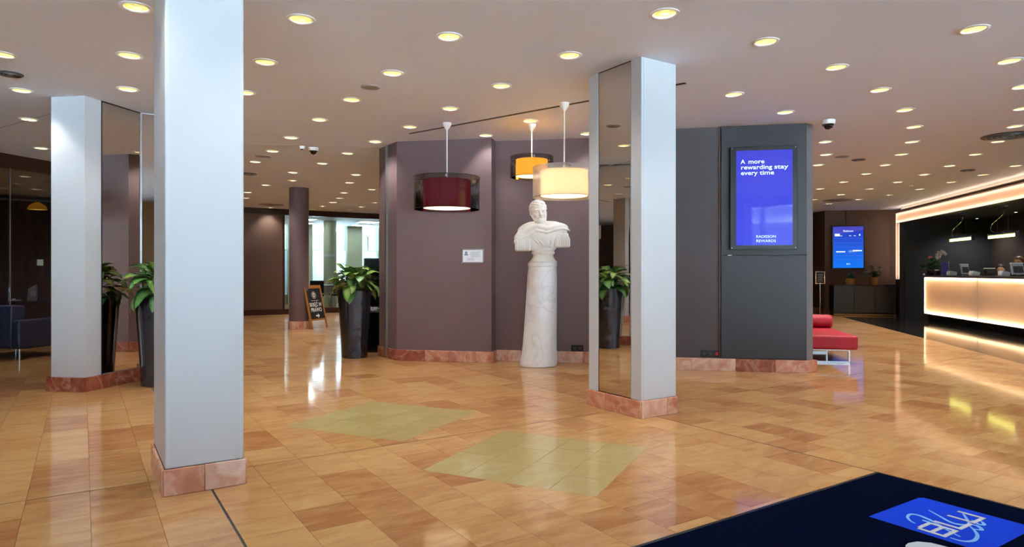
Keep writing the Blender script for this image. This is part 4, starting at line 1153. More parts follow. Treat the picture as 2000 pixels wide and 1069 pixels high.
for i in range(2):
    t = thing('cup', 'small white cup standing on the low black cabinet', 'cup', (-2.115 + i * 0.075, 9.86, 0.62), 0, 'white cups on the low black cabinet')
    MB().lathe([(0, 0.003), (0.018, 0.0), (0.022, 0.0), (0.031, 0.05), (0.028, 0.05), (0.019, 0.006), (0, 0.006)], 20).build('bowl', M['plastic_white'], t, smooth=True)
    MB().tube([(0.027, 0, 0.04), (0.045, 0, 0.038), (0.045, 0, 0.018), (0.024, 0, 0.013)], 0.003, 6).build('handle', M['plastic_white'], t, smooth=True)

# ------------------------------------------------------------------ chalkboard A-frame
F0, F1 = Vector((-4.16, 13.72)), Vector((-3.97, 14.24)); db = (F1 - F0).normalized(); nb = Vector((db.y, -db.x))   # nb points to the viewer side
t = thing('sandwich_board', 'wooden chalkboard sign reading SKREC W PRAWO with an arrow', 'sign', ((F0.x + F1.x) / 2, (F0.y + F1.y) / 2, 0))
t['label'] = 'wooden A-frame chalkboard sign with an arrow beside the round brown column'
Wb = (F1 - F0).length; Hb = 0.91; lean = 0.21
upv = Vector((-nb.x * lean, -nb.y * lean, Hb)); Lb = upv.length; upv.normalize()
xv = Vector((db.x, db.y, 0)); zv = xv.cross(upv).normalized()      # out of the face
R = Matrix((xv, upv, zv)).transposed().to_4x4()
def on_board(mb, name, mk, par=None): 
    o = mb.build(name, M[mk], t); o.matrix_basis = R.copy(); return o
on_board(MB().box((-Wb / 2 + 0.02, Lb / 2, 0), (0.04, Lb, 0.025)), 'leg', 'wood')
on_board(MB().box((Wb / 2 - 0.02, Lb / 2, 0), (0.04, Lb, 0.025)), 'leg', 'wood')
on_board(MB().box((0, Lb - 0.035, 0), (Wb - 0.08, 0.07, 0.024)), 'top_rail', 'wood')
on_board(MB().box((0, 0.19, 0), (Wb - 0.08, 0.035, 0.024)), 'bottom_rail', 'wood')
on_board(MB().box((0, (Lb - 0.07 + 0.2) / 2, -0.002), (Wb - 0.078, Lb - 0.07 - 0.2, 0.012)), 'chalkboard', 'chalk')
def board_text(s, size, y, sx=1.0, off=0.003):
    o = text_mesh('lettering', s, size, M['chalk_white'], t, 0.0, align='CENTER', offset=off, sx=sx)
    o.matrix_basis = R @ Matrix.Translation((0.0, y, 0.006)); return o
board_text('SKRĘĆ W', 0.115, 0.475, 0.82); board_text('PRAWO', 0.115, 0.365, 0.86)
on_board(MB().box((0, 0.60, 0.0052), (0.24, 0.008, 0.001)), 'rule', 'chalk_white')
on_board(MB().prism([(-0.055, 0.29), (0.015, 0.29), (0.015, 0.325), (0.075, 0.275), (0.015, 0.225), (0.015, 0.26), (-0.055, 0.26)], 0.0045, 0.0055), 'arrow', 'chalk_white')
on_board(MB().lathe([(0.068, 0.0048), (0.076, 0.0048)], 32, (0, 0.72, 0)), 'crest', 'chalk_white')
on_board(MB().prism([(-0.042, 0.75), (0, 0.775), (0.042, 0.75), (0.042, 0.70), (0, 0.662), (-0.042, 0.70)], 0.0045, 0.0055), 'crest', 'chalk_white')
on_board(MB().prism([(-0.022, 0.738), (-0.004, 0.738), (-0.004, 0.70), (-0.022, 0.70)], 0.0056, 0.0060), 'crest', 'chalk')
on_board(MB().prism([(0.004, 0.738), (0.022, 0.738), (0.022, 0.70), (0.004, 0.70)], 0.0056, 0.0060), 'crest', 'chalk')
topc = upv * (Lb - 0.02)
for s in (-1, 1):
    a = xv * (s * (Wb / 2 - 0.05)) + topc - zv * 0.02
    b = xv * (s * (Wb / 2 - 0.05)) + Vector((-nb.x * 0.42, -nb.y * 0.42, 0.01))
    MB().tube([tuple(a), tuple(b)], 0.016, 4).build('rear_leg', M['wood'], t)
MB().tube([tuple(xv * (-Wb / 2 + 0.05) + Vector((-nb.x * 0.375, -nb.y * 0.375, 0.2))), tuple(xv * (Wb / 2 - 0.05) + Vector((-nb.x * 0.375, -nb.y * 0.375, 0.2)))], 0.014, 4).build('rear_rail', M['wood'], t)

# ------------------------------------------------------------------ reception desk, frame and cove
def PL(y, back=0.0):        # point on the plane of desk front and frame, moved back into the reception
    return (portal_line(y) + D102[0] * back, y + D102[1] * back)
S12 = math.hypot(1, 0.2126)
rzd = math.atan2(-1.0, -0.2126)             # local x runs along the front towards the entrance, local y to the back (+x side)
Y0 = 16.29
def desk_frame(y): p = PL(y); return p
t = thing('reception_desk', 'long reception desk with warm backlit stone front panels', 'reception desk', (*PL(Y0), 0), rzd)
LD = 7.4
MB().box((LD / 2 - 0.05, 0.30, 1.09), (LD + 0.14, 0.72, 0.045)).build('countertop', M['bronze_panel'], t, bevel=0.004)
MB().box((LD / 2, 0.34, 0.08), (LD, 0.5, 0.16)).build('plinth', M['black'], t)
MB().box((LD / 2, 0.14, 0.62), (LD, 0.02, 0.9)).build('back_board', M['led_back'], t)
MB().box((-0.04, 0.30, 0.54), (0.05, 0.62, 1.06)).build('end_panel', M['bronze_panel'], t, bevel=0.003)
MB().box((LD / 2, 0.6, 0.62), (LD, 0.03, 0.90)).build('rear_panel', M['bronze_panel'], t)
MB().box((LD / 2, 0.02, 0.168), (LD, 0.10, 0.016)).build('bottom_rail', M['black'], t)
w = 2.73; x = 0.0; i = 0
while x < LD - 0.1:
    e = min(LD, x + w)
    MB().box(((x + e) / 2, 0.0, 0.622), (e - x - 0.008, 0.010, 0.888)).build('light_panel', M['onyx'], t)
    MB().box((e, 0.07, 0.622), (0.014, 0.10, 0.888)).build('divider', M['bronze_panel'], t)
    for z in (0.19, 1.052):
        MB().box(((x + e) / 2, 0.03, z), (e - x - 0.06, 0.016, 0.014)).build('led_strip', M['led_desk'], t)
    if i == 0:
        MB().box((x + 0.02, 0.03, 0.62), (0.014, 0.016, 0.82)).build('led_strip', M['led_desk'], t)
    x = e; i += 1
# backlit frame around the opening above the desk
t = thing('light_frame', 'glowing backlit frame around the reception opening', 'light frame', (*PL(18.2), 0), rzd)
LF = 9.4; FW = 0.265
MB().box((LF / 2, 0.0, 2.80 - FW / 2), (LF, 0.008, FW)).build('top_panel', M['cove_panel'], t)
MB().box((FW / 2, 0.0, (0.99 + 2.80 - FW) / 2), (FW, 0.008, 2.80 - FW - 0.99)).build('side_panel', M['cove_panel'], t)
MB().box((LF / 2, 0.10, 2.80 - FW / 2), (LF, 0.02, FW)).build('back_board', M['led_back'], t)
MB().box((FW / 2, 0.10, (0.99 + 2.80 - FW) / 2), (FW, 0.02, 2.80 - FW - 0.99)).build('back_board', M['led_back'], t)
for z in (2.783, 2.80 - FW + 0.017):
    MB().box((LF / 2, 0.035, z), (LF - 0.04, 0.02, 0.014)).build('led_strip', M['led'], t)
for x in (0.017, FW - 0.017):
    MB().box((x, 0.035, (1.0 + 2.78 - (0 if x < 0.1 else FW)) / 2), (0.014, 0.02, 2.78 - 1.0 - (0 if x < 0.1 else FW) - 0.02)).build('led_strip', M['led'], t)
MB().box((LF / 2, 0.06, 2.80 - FW - 0.006), (LF, 0.12, 0.012)).build('inner_edge', M['bronze_panel'], t)
MB().box((FW / 2, 0.05, 0.495), (FW, 0.12, 0.99)).build('base_panel', M['bronze_panel'], t)
MB().box((FW + 0.006, 0.06, (2.80 - FW) / 2), (0.012, 0.12, 2.80 - FW)).build('inner_edge', M['bronze_panel'], t)
# lowered soffit inside the opening and bulkhead over the frame
wall('wall_bulkhead', [PL(18.3, 0.13), PL(8.6, 0.13)], 0.08, M['bronze_panel'], 2.54, CEIL)
struct(MB().prism([PL(18.3, 0.2), PL(8.6, 0.2), PL(8.6, 2.3), PL(18.0, 2.3)], 2.56, 2.60).build('ceiling_reception', M['bronze_panel']))
# cove ledge with its strip washing the ceiling
t = thing('cove_ledge', 'slim dark ledge hiding the warm light strip that washes the ceiling', 'light cove', (*PL(18.2), 0), rzd)
MB().box((LF / 2 + 0.1, -0.03, 2.815), (LF - 0.2, 0.16, 0.03)).build('ledge', mat('brown_ledge', (88, 58, 42), 0.5, noise=0.05), t)
MB().box((LF / 2 + 0.1, -0.106, 2.838), (LF - 0.2, 0.008, 0.03)).build('lip', M['vent'], t)
MB().box((LF / 2 + 0.1, 0.0, 2.842), (LF - 0.24, 0.02, 0.014)).build('led_strip', M['led_soft'], t)
MB().box((LF / 2 + 0.1, 0.06, 2.89), (LF - 0.2, 0.02, 0.14)).build('back_board', M['offwhite'], t)

# small downlights under the lowered soffit
soffit_spot = spot.copy(); soffit_spot.energy = 52.0; soffit_spot.spot_size = math.radians(140)
for i_, y_ in enumerate((17.2, 15.4, 13.6, 11.8, 10.0)):
    x_, yy_ = PL(y_, 1.55)
    sl = thing('soffit_light', 'small round light in the dark soffit over the reception staff', 'ceiling light', (x_, yy_, 2.56), 0, 'soffit lights over the reception staff')
    MB().lathe([(0.03, -0.004), (0.045, -0.006), (0.045, 0.0), (0.03, 0.0)], 20, closed=True).build('ring', M['steel'], sl, smooth=True)
    MB().lathe([(0, -0.003), (0.03, -0.003)], 16).build('lamp', M['lamp'], sl)
    lo = bpy.data.objects.new('beam', soffit_spot); COL.objects.link(lo); lo.parent = sl; lo.location = (0, 0, -0.02)
# linear pendants over the desk
def linear_pendant(label, ya, yb, z, grp):
    a, b = PL(ya, 0.5), PL(yb, 0.5)
    cx, cy = (a[0] + b[0]) / 2, (a[1] + b[1]) / 2
    t = thing('linear_pendant', label, 'pendant lamp', (cx, cy, 0), math.atan2(b[1] - a[1], b[0] - a[0]), grp)
    L = math.hypot(b[0] - a[0], b[1] - a[1])
    MB().box((0, 0, z), (L, 0.05, 0.055)).build('tube', M['green_led'], t, bevel=0.01)
    for k in range(9):
        MB().box((-L / 2 + L * (k + 0.5) / 9, 0, z), (0.012, 0.056, 0.061)).build('rib', M['glass'], t)
    MB().box((0, 0, z + 0.048), (L, 0.03, 0.02)).build('rail', M['steel'], t)
    for s in (-1, 1):
        MB().box((s * (L / 2 + 0.008), 0, z + 0.02), (0.016, 0.07, 0.12)).build('end_cap', M['chrome'], t, bevel=0.003, seg=1)
        MB().tube([(s * L * 0.2, 0, z + 0.055), (s * L * 0.2, 0, 2.56)], 0.0022, 6).build('wire', M['steel'], t)
    pts = [(0.05, 0.0, 2.55), (0.06, 0, 2.46), (0.0, 0, 2.38), (-0.2, 0, 2.30), (-0.42, 0, 2.22), (-0.5, 0, 2.13), (-0.42, 0, 2.05), (-0.2, 0, z + 0.075), (0.0, 0, z + 0.08), (0.06, 0, z + 0.06)]
    sm = []
    for i in range(len(pts) - 1):
        p0, p1, p2, p3 = [Vector(pts[min(max(i + k, 0), len(pts) - 1)]) for k in (-1, 0, 1, 2)]
        for k in range(5):
            q = k / 5.0; sm.append(tuple(0.5 * ((2 * p1) + (p2 - p0) * q + (2 * p0 - 5 * p1 + 4 * p2 - p3) * q * q + (3 * p1 - p0 - 3 * p2 + p3) * q ** 3)))
    pts = sm + [pts[-1]]
    MB().tube(pts, 0.009, 8).build('cable', M['chrome'], t, smooth=True)
    MB().box((0.05, 0, 2.545), (0.16, 0.08, 0.03)).build('ceiling_box', M['steel'], t)
    return t
linear_pendant('yellow-green glowing tube pendant hanging nearer the info screen wall', 16.08, 15.0, 1.955, None)
linear_pendant('yellow-green glowing tube pendant hanging above the staff behind the desk', 14.25, 13.19, 1.935, None)

# info screen, sideboard and planters, poster stand
pA, rzt = on_wall((9.02, 19.05), (10.62, 18.72), 1655)
t = thing('info_screen', 'portrait blue info screen hung on the brown wall', 'screen', (pA.x, pA.y, 0), rzt)
MB().box((0, -0.05, 1.895), (0.86, 0.07, 1.25)).build('bezel', M['black'], t, bevel=0.005)
MB().box((0, -0.0858, 1.90), (0.80, 0.0012, 1.18)).build('display', M['screen_tv'], t)
MB().box((-0.02, -0.03, 2.74), (0.04, 0.03, 0.44)).build('cable_duct', M['taupe'], t)
text_mesh('lettering', 'Radisson', 0.075, M['screen_text'], t, 0, align='CENTER', loc=(0.0, -0.0868, 2.34), rot=(math.radians(90), 0, 0))
text_mesh('lettering', 'BLU', 0.055, M['screen_text'], t, 0, align='CENTER', loc=(0.0, -0.0868, 1.405), rot=(math.radians(90), 0, 0))
for x, z, w_, h_ in ((-0.29, 2.25, 0.13, 0.07), (-0.2, 2.225, 0.08, 0.012), (0.05, 2.225, 0.06, 0.012), (0.17, 2.225, 0.06, 0.012), (0.3, 2.25, 0.03, 0.05), (-0.2, 1.77, 0.24, 0.03), (0.24, 1.80, 0.24, 0.03)):
    MB().box((x, -0.0868, z), (w_, 0.0006, h_)).build('graphic', M['screen_text'], t)
for z in (2.15, 2.02, 1.9, 1.66, 1.55):
    MB().box((0, -0.0867, z), (0.76, 0.0004, 0.006)).build('graphic', emit_mat('screen_rule', (70, 90, 225), 1.0) if z == 2.15 else bpy.data.materials['screen_rule'], t)
sA, sB = Vector((8.84, 18.15)), Vector((10.36, 17.83)); ds = (sB - sA).normalized(); rzs = math.atan2(ds.y, ds.x); LS = (sB - sA).length
t = thing('sideboard', 'low black sideboard under the info screen', 'sideboard', (sA.x, sA.y, 0), rzs)
MB().box((LS / 2, 0.24, 0.45), (LS, 0.46, 0.74)).build('body', M['black'], t)
MB().box((LS / 2, 0.235, 0.83), (LS + 0.01, 0.49, 0.022)).build('top', M['black_gloss'], t, bevel=0.002, seg=1)
MB().box((LS / 2, 0.26, 0.04), (LS - 0.06, 0.42, 0.08)).build('plinth', M['black'], t)
MB().box((LS / 2, 0.0, 0.03), (LS, 0.012, 0.015)).build('brass_strip', mat('brass', (176, 134, 70), 0.35, metal=0.8, noise=0.03), t)
for i in range(3):
    MB().box((LS * (i + 0.5) / 3, -0.0, 0.45), (LS / 3 - 0.008, 0.02, 0.72)).build('door', M['black'], t, bevel=0.002, seg=1)
def bushy_pot(label, plabel, x, y, z, r, h, seed, n, L, spread, tall):
    rr = random.Random(seed)
    t = thing('potted_plant', label, 'potted plant', (x, y, z))
    MB().lathe([(0, 0), (r * 0.8, 0), (r, h * 0.5), (r * 0.92, h), (r * 0.84, h), (r * 0.8, h * 0.85), (0, h * 0.85)], 28).build('pot', M['terracotta_gold'], t, smooth=True)
    p = bpy.data.objects.new('plant', None); COL.objects.link(p); p.parent = t; p.location = (0, 0, h * 0.86)
    lm = leaf_mesh('leaf', L, L * 0.26, 0.9, 0.2, M['leaf_dark'])
    for i in range(n):
        a = rr.uniform(0, 6.283); el = rr.uniform(0.2, 1.5); ln = rr.uniform(0.3, 1) * tall
        tip = Vector((math.cos(a) * math.cos(el) * ln * spread, math.sin(a) * math.cos(el) * ln * spread, ln * math.sin(el)))
        MB().tube([(0, 0, 0), tuple(tip * 0.5 + Vector((0, 0, 0.02))), tuple(tip)], 0.003, 5).build('stem', M['stem'], p)
        for k in range(4):
            o = link('leaf', lm, p); b = tip * (0.45 + 0.18 * k)
            o.matrix_basis = Matrix.Translation(b) @ Euler((rr.uniform(-0.2, 0.9), rr.uniform(-.4, .4), rr.uniform(0, 6.28))).to_matrix().to_4x4() @ Matrix.Scale(rr.uniform(.7, 1.1), 4)
    return t
def side_pt(px, back):
    k = (px - 1000) / 1290.0; o = sA + Vector((-ds.y, ds.x)) * back
    s = (k * o.y - o.x) / (ds.x - k * ds.y); return o + ds * s
p = side_pt(1661, 0.22); bushy_pot('low spreading plant in a squat ochre pot on the sideboard', '', p.x, p.y, 0.842, 0.13, 0.17, 5, 16, 0.10, 0.7, 0.22)
p = side_pt(1706, 0.22); bushy_pot('taller branching plant in an ochre pot on the sideboard', '', p.x, p.y, 0.842, 0.11, 0.20, 8, 20, 0.13, 0.9, 0.46)
t = thing('poster_stand', 'slim chrome stand holding a small framed notice near the sideboard', 'sign stand', (8.63, 18.5, 0))
MB().lathe([(0, 0), (0.15, 0), (0.15, 0.012), (0.02, 0.03), (0, 0.03)], 32).build('base', M['chrome'], t, smooth=True)
MB().tube([(0, 0, 0.02), (0, 0, 0.9)], 0.014, 12).build('pole', M['chrome'], t, smooth=True)
MB().box((0, 0, 1.03), (0.27, 0.02, 0.35)).build('frame', M['chrome'], t, bevel=0.003, seg=1)
MB().box((0, -0.011, 1.03), (0.23, 0.002, 0.31)).build('notice', M['chalk'], t)
for i in range(5):
    MB().box((0, -0.0125, 1.12 - i * 0.045), (0.16 - 0.03 * (i % 2), 0.0006, 0.012)).build('text_line', M['ink_dark'], t)

# ------------------------------------------------------------------ things on the counter
CT = 1.1125
def ctr(px, back=0.25):
    k = (px - 1000) / 1290.0; c0 = 6.711 + D102[0] * back - 0.2126 * D102[1] * back
    y = c0 / (k - 0.2126); return (c0 + 0.2126 * y, y)
# flower arrangement
x, y = ctr(1819, 0.3)
t = thing('flower_arrangement', 'white orchid and peach blooms with greenery in a dark bowl on the counter', 'flowers', (x, y, CT))
MB().lathe([(0, 0), (0.07, 0), (0.11, 0.06), (0.10, 0.12), (0.09, 0.12), (0.095, 0.06), (0, 0.03)], 28).build('bowl', mat('brown_bowl', (58, 34, 26), 0.3, noise=0.1), t, smooth=True)
p = bpy.data.objects.new('plant', None); COL.objects.link(p); p.parent = t; p.location = (0, 0, 0.04)
rr = random.Random(3)
lmf = leaf_mesh('leaf', 0.13, 0.03, 0.8, 0.2, mat('fresh_foliage', (40, 104, 38), 0.45, noise=0.3, scale=20))
for i in range(70):
    a = rr.uniform(0, 6.283); el = rr.uniform(0.0, 1.4); q = rr.uniform(0.06, 0.26)
    o = link('leaf', lmf, p)
    o.matrix_basis = Matrix.Translation((math.cos(a) * math.cos(el) * q, math.sin(a) * math.cos(el) * q, 0.08 + q * math.sin(el))) @ Euler((rr.uniform(0, 1.2), rr.uniform(-.5, .5), a - 1.57)).to_matrix().to_4x4()
def blossom(c, r, mk, n=5):
    for k in range(n):
        a = k * 6.283 / n
        MB().lathe([(0, -0.004), (r * 0.5, 0.0), (0, 0.004)], 10).build('petal', M[mk], p, loc=(c[0] + math.cos(a) * r * 0.5, c[1] - 0.02, c[2] + math.sin(a) * r * 0.5), rot=(math.radians(80), 0, a))
MB().tube([(0, 0, 0.05), (0.06, 0, 0.35), (0.12, -0.02, 0.52), (0.24, -0.05, 0.55), (0.36, -0.05, 0.42)], 0.005, 6).build('stem', M['stem'], p, smooth=True)
for c in ((0.10, -0.03, 0.47), (0.15, -0.03, 0.53), (0.19, -0.05, 0.49), (0.22, -0.05, 0.56), (0.27, -0.05, 0.53), (0.30, -0.06, 0.49), (0.11, -0.04, 0.40), (0.16, -0.04, 0.42)): blossom(c, 0.05, 'orchid')
MB().tube([(0, 0, 0.05), (-0.03, 0, 0.3), (-0.05, -0.01, 0.38)], 0.005, 6).build('stem', M['stem'], p, smooth=True)
blossom((-0.05, -0.02, 0.40), 0.06, 'peach', 6)
x, y = ctr(1830, 0.12)
t = thing('card_holder', 'black holder of white cards beside the counter flowers', 'card holder', (x, y, CT), rzd + math.pi)
MB().box((0, 0, 0.055), (0.16, 0.08, 0.11)).build('holder', M['black'], t)
for i in range(3): MB().box((-0.05 + 0.05 * i, 0, 0.125), (0.035, 0.05, 0.03)).build('card', M['paper'], t)
x, y = ctr(1846, 0.18)
t = thing('easel_sign', 'royal blue card sign leaning on the counter by the flowers', 'sign', (x, y, CT + 0.012), 0.05)
o = MB().box((0, 0, 0.155), (0.18, 0.008, 0.31)).build('card', M['sign_blue'], t, rot=(math.radians(-12), math.radians(8), 0))
MB().tube([(0.10, 0.02, 0.0), (0.135, 0.07, 0.30)], 0.008, 6).build('strut', M['plastic_white'], t)
def monitor_back(label, px, w_, h_, tilt, mk='plastic_white'):
    x, y = ctr(px, 0.48)
    t = thing('computer_monitor', label, 'monitor', (x, y, CT), 0.25)
    m = Euler((math.radians(tilt), 0, 0))
    MB().box((0, 0, h_ / 2), (w_, 0.03, h_)).build('housing', M['plastic_grey' if mk != 'black' else 'black'], t, loc=(0, 0, 0.03), rot=m, bevel=0.004)
    MB().box((0, 0, h_ + 0.008), (w_, 0.04, 0.02)).build('top_edge', M['plastic_white'], t, loc=(0, 0, 0.03), rot=m)
    MB().box((0, 0.03, 0.01), (w_ * 0.5, 0.18, 0.02)).build('foot', M['black'], t)
    MB().box((0, -0.018, h_ * 0.45), (w_ * 0.8, 0.006, h_ * 0.6)).build('rear_cover', M['dark_vent'], t, loc=(0, 0, 0.03), rot=m)
monitor_back('grey monitor on the counter between two card terminals', 1886, 0.22, 0.22, -10)
monitor_back('dark monitor on the counter in front of the dark-haired clerk', 1934, 0.27, 0.12, -8, 'black')
monitor_back('large grey monitor on the counter in front of the brown-haired clerk', 1989, 0.30, 0.22, -10)
def terminal(px, label):
    x, y = ctr(px, 0.15)
    t = thing('card_terminal', label, 'card terminal', (x, y, CT), 0.2)
    MB().prism([(-0.10, 0.0), (0.09, 0.0), (0.10, 0.075), (-0.08, 0.105)], -0.05, 0.05).build('body', M['plastic_grey'], t, loc=(0, 0, 0.002), rot=(math.radians(90), 0, 0), bevel=0.008)
    MB().box((-0.10, 0, 0.05), (0.035, 0.06, 0.07)).build('paper_cover', M['plastic_white'], t, bevel=0.008)
    MB().box((0.0, 0.0, 0.101), (0.09, 0.06, 0.006)).build('keypad', M['dark_vent'], t, rot=(0, math.radians(8), 0))
terminal(1859, 'pale card terminal on the counter beside the blue card sign')
terminal(1903, 'pale card terminal on the counter beside the grey monitor')
terminal(1961, 'pale card terminal on the counter in front of the dark-haired clerk')
x, y = ctr(1804.5, 0.05)
t = thing('candle_cube', 'tiny white cube standing on the corner of the counter', 'ornament', (x, y, CT))
MB().box((0, 0, 0.018), (0.036, 0.036, 0.036)).build('cube', M['plastic_white'], t, bevel=0.005)
MB().lathe([(0, 0.0), (0.011, 0.0), (0.011, 0.004), (0, 0.004)], 14).build('wick_cup', M['diffuser'], t, loc=(0, 0, 0.036))
t = thing('pen', 'white pen lying on the counter below the grey monitor', 'pen', (*ctr(1880, 0.06), CT), 0.9)
MB().tube([(-0.07, 0, 0.006), (0.05, 0, 0.006), (0.065, 0, 0.006), (0.072, 0, 0.006)], [0.006, 0.006, 0.004, 0.001], 10).build('barrel', M['plastic_white'], t, smooth=True)
MB().box((-0.045, 0, 0.0135), (0.035, 0.003, 0.002)).build('clip', M['chrome'], t)

# ------------------------------------------------------------------ two clerks seated behind the counter
def person(label, px, back, zhead, hair_mk, long_hair, turn, seed):
    x, y = ctr(px, back)
    t = thing('person', label, 'person', (x, y, 0), turn)
    k = 0.80                     # bust head units to a life-size head
    hz = zhead - 0.69 * k        # lifts the head so that its crown sits at about zhead + .08
    zs = zhead - 0.335           # shoulder height
    def hd(X, Y, Z): return head_sdf(X / k, Y / k, (Z - hz) / k, beard=False, hairy=False) * k
    def hands(X, Y, Z):
        d = None
        for s in (-1, 1):
            c = (s * 0.15, -0.43, zs - 0.40)
            q = ell(X, Y, Z, (c[0], c[1] - 0.045, c[2]), (0.040, 0.048, 0.016))
            for i, (dx, ln) in enumerate(((-0.028, 0.062), (-0.009, 0.074), (0.010, 0.070), (0.028, 0.054))):
                m = (c[0] + dx * 1.1, c[1] - 0.085 - ln * 0.55, c[2] + 0.006)
                e = (c[0] + dx * 1.15, c[1] - 0.085 - ln, c[2] - 0.010)
                q = smin(q, cap(X, Y, Z, (c[0] + dx, c[1] - 0.075, c[2]), m, 0.0085, 0.008), 0.004)
                q = smin(q, cap(X, Y, Z, m, e, 0.008, 0.007), 0.004)
            q = smin(q, cap(X, Y, Z, (c[0] - s * 0.03, c[1] - 0.025, c[2]), (c[0] - s * 0.062, c[1] - 0.075, c[2] - 0.004), 0.011, 0.009), 0.006)
            q = smin(q, cap(X, Y, Z, (s * 0.2, -0.27, zs - 0.37), (c[0], c[1], c[2]), 0.036, 0.027), 0.02)
            d = q if d is None else np.minimum(d, q)
        return d
    def body(X, Y, Z):
        d = hd(X, Y, Z)
        d = smin(d, cap(X, Y, Z, (0, 0.025, zhead - 0.08), (0, 0.035, zs + 0.02), 0.052, 0.062), 0.02)
        d = smin(d, ell(X, Y, Z, (0, 0.04, zs - 0.15), (0.15, 0.09, 0.22)), 0.03)
        for s in (-1, 1):
            d = smin(d, cap(X, Y, Z, (s * 0.16, 0.03, zs - 0.03), (s * 0.22, -0.04, zs - 0.32), 0.045, 0.038), 0.03)
            d = smin(d, cap(X, Y, Z, (s * 0.22, -0.04, zs - 0.32), (s * 0.2, -0.27, zs - 0.37), 0.038, 0.032), 0.02)
            d = smin(d, cap(X, Y, Z, (s * 0.09, 0.05, zs - 0.50), (s * 0.11, -0.36, zs - 0.50), 0.075, 0.06), 0.04)
            d = smin(d, cap(X, Y, Z, (s * 0.11, -0.36, zs - 0.50), (s * 0.11, -0.34, 0.09), 0.055, 0.04), 0.02)
            d = smin(d, cap(X, Y, Z, (s * 0.11, -0.32, 0.05), (s * 0.12, -0.50, 0.045), 0.042, 0.036), 0.02)
        return smin(d, hands(X, Y, Z), 0.01)
    sdf_mesh('body', body, (-0.34, -0.62, 0.0), (0.34, 0.22, zhead + 0.14), 0.0105, M['skin'], t)
    def suit(X, Y, Z):
        d = ell(X, Y, Z, (0, 0.04, zs - 0.15), (0.168, 0.108, 0.235))
        for s in (-1, 1):
            d = smin(d, cap(X, Y, Z, (s * 0.155, 0.03, zs - 0.03), (s * 0.22, -0.04, zs - 0.32), 0.062, 0.052), 0.03)
            d = smin(d, cap(X, Y, Z, (s * 0.22, -0.04, zs - 0.32), (s * 0.2, -0.26, zs - 0.365), 0.052, 0.045), 0.02)
            d = smin(d, cap(X, Y, Z, (s * 0.09, 0.05, zs - 0.50), (s * 0.11, -0.36, zs - 0.50), 0.09, 0.074), 0.04)
            d = smin(d, cap(X, Y, Z, (s * 0.11, -0.36, zs - 0.50), (s * 0.11, -0.34, 0.12), 0.07, 0.055), 0.02)
            d = smin(d, cap(X, Y, Z, (s * 0.03, 0.05, zs + 0.035), (s * 0.14, 0.035, zs - 0.01), 0.05, 0.055), 0.03)
        v = np.abs(X) * 0.9 + (zs - 0.16) - Z            # open collar in front
        return np.where(Y < -0.02, smax(d, -(np.maximum(v, Y + 0.02)) * 0.7 - 0.0, 0.005), d)
    sdf_mesh('jacket', suit, (-0.34, -0.46, 0.02), (0.34, 0.24, zs + 0.12), 0.0105, M['suit'], t)
    def hair(X, Y, Z):
        x_, y_, z_ = X / k, Y / k, (Z - hz) / k
        d = ell(x_, y_, z_, (0, 0.022, 0.702), (0.114, 0.132, 0.112))
        lim = np.where(y_ < -0.02, 0.715 - 0.9 * np.clip(np.abs(x_) - 0.05, 0, 1) - z_, (0.44 if long_hair else 0.60) - z_)
        if long_hair:
            for s in (-1, 1):
                d = smin(d, cap(x_, y_, z_, (s * 0.085, 0.02, 0.70), (s * 0.105, 0.02, 0.48), 0.04, 0.03), 0.02)
            d = smin(d, ell(x_, y_, z_, (0, 0.08, 0.58), (0.10, 0.06, 0.16)), 0.02)
        d = d + 0.003 * np.sin(x_ * 160 + 3 * np.sin(z_ * 30))
        return smax(d, lim, 0.008) * k
    sdf_mesh('hair', hair, (-0.16, -0.2, zhead - 0.25), (0.16, 0.2, zhead + 0.14), 0.007, M[hair_mk], t)
    c = thing('office_chair', 'black swivel chair under the ' + ('brown-haired' if long_hair else 'dark-haired') + ' clerk behind the desk', 'chair', (x, y, 0), turn)
    sz = zs - 0.60
    MB().box((0, 0.02, sz - 0.03), (0.46, 0.44, 0.06)).build('seat', M['black'], c, bevel=0.02)
    MB().box((0, 0.25, sz + 0.22), (0.40, 0.04, 0.30)).build('backrest', M['black'], c, bevel=0.015)
    MB().tube([(0, 0.02, 0.06), (0, 0.02, sz - 0.05)], 0.025, 12).build('post', M['steel'], c)
    for i in range(5):
        a = i * 1.2566
        MB().tube([(0, 0.02, 0.07), (0.26 * math.cos(a), 0.02 + 0.26 * math.sin(a), 0.035)], 0.016, 8).build('leg', M['black'], c)
    return t
person('seated clerk with short dark hair behind the desk, head bowed', 1955, 1.45, 1.285, 'hair_dark', False, -0.75, 1)
person('seated clerk with long brown hair behind the desk', 1989, 1.45, 1.455, 'hair_brown', True, -1.0, 2)

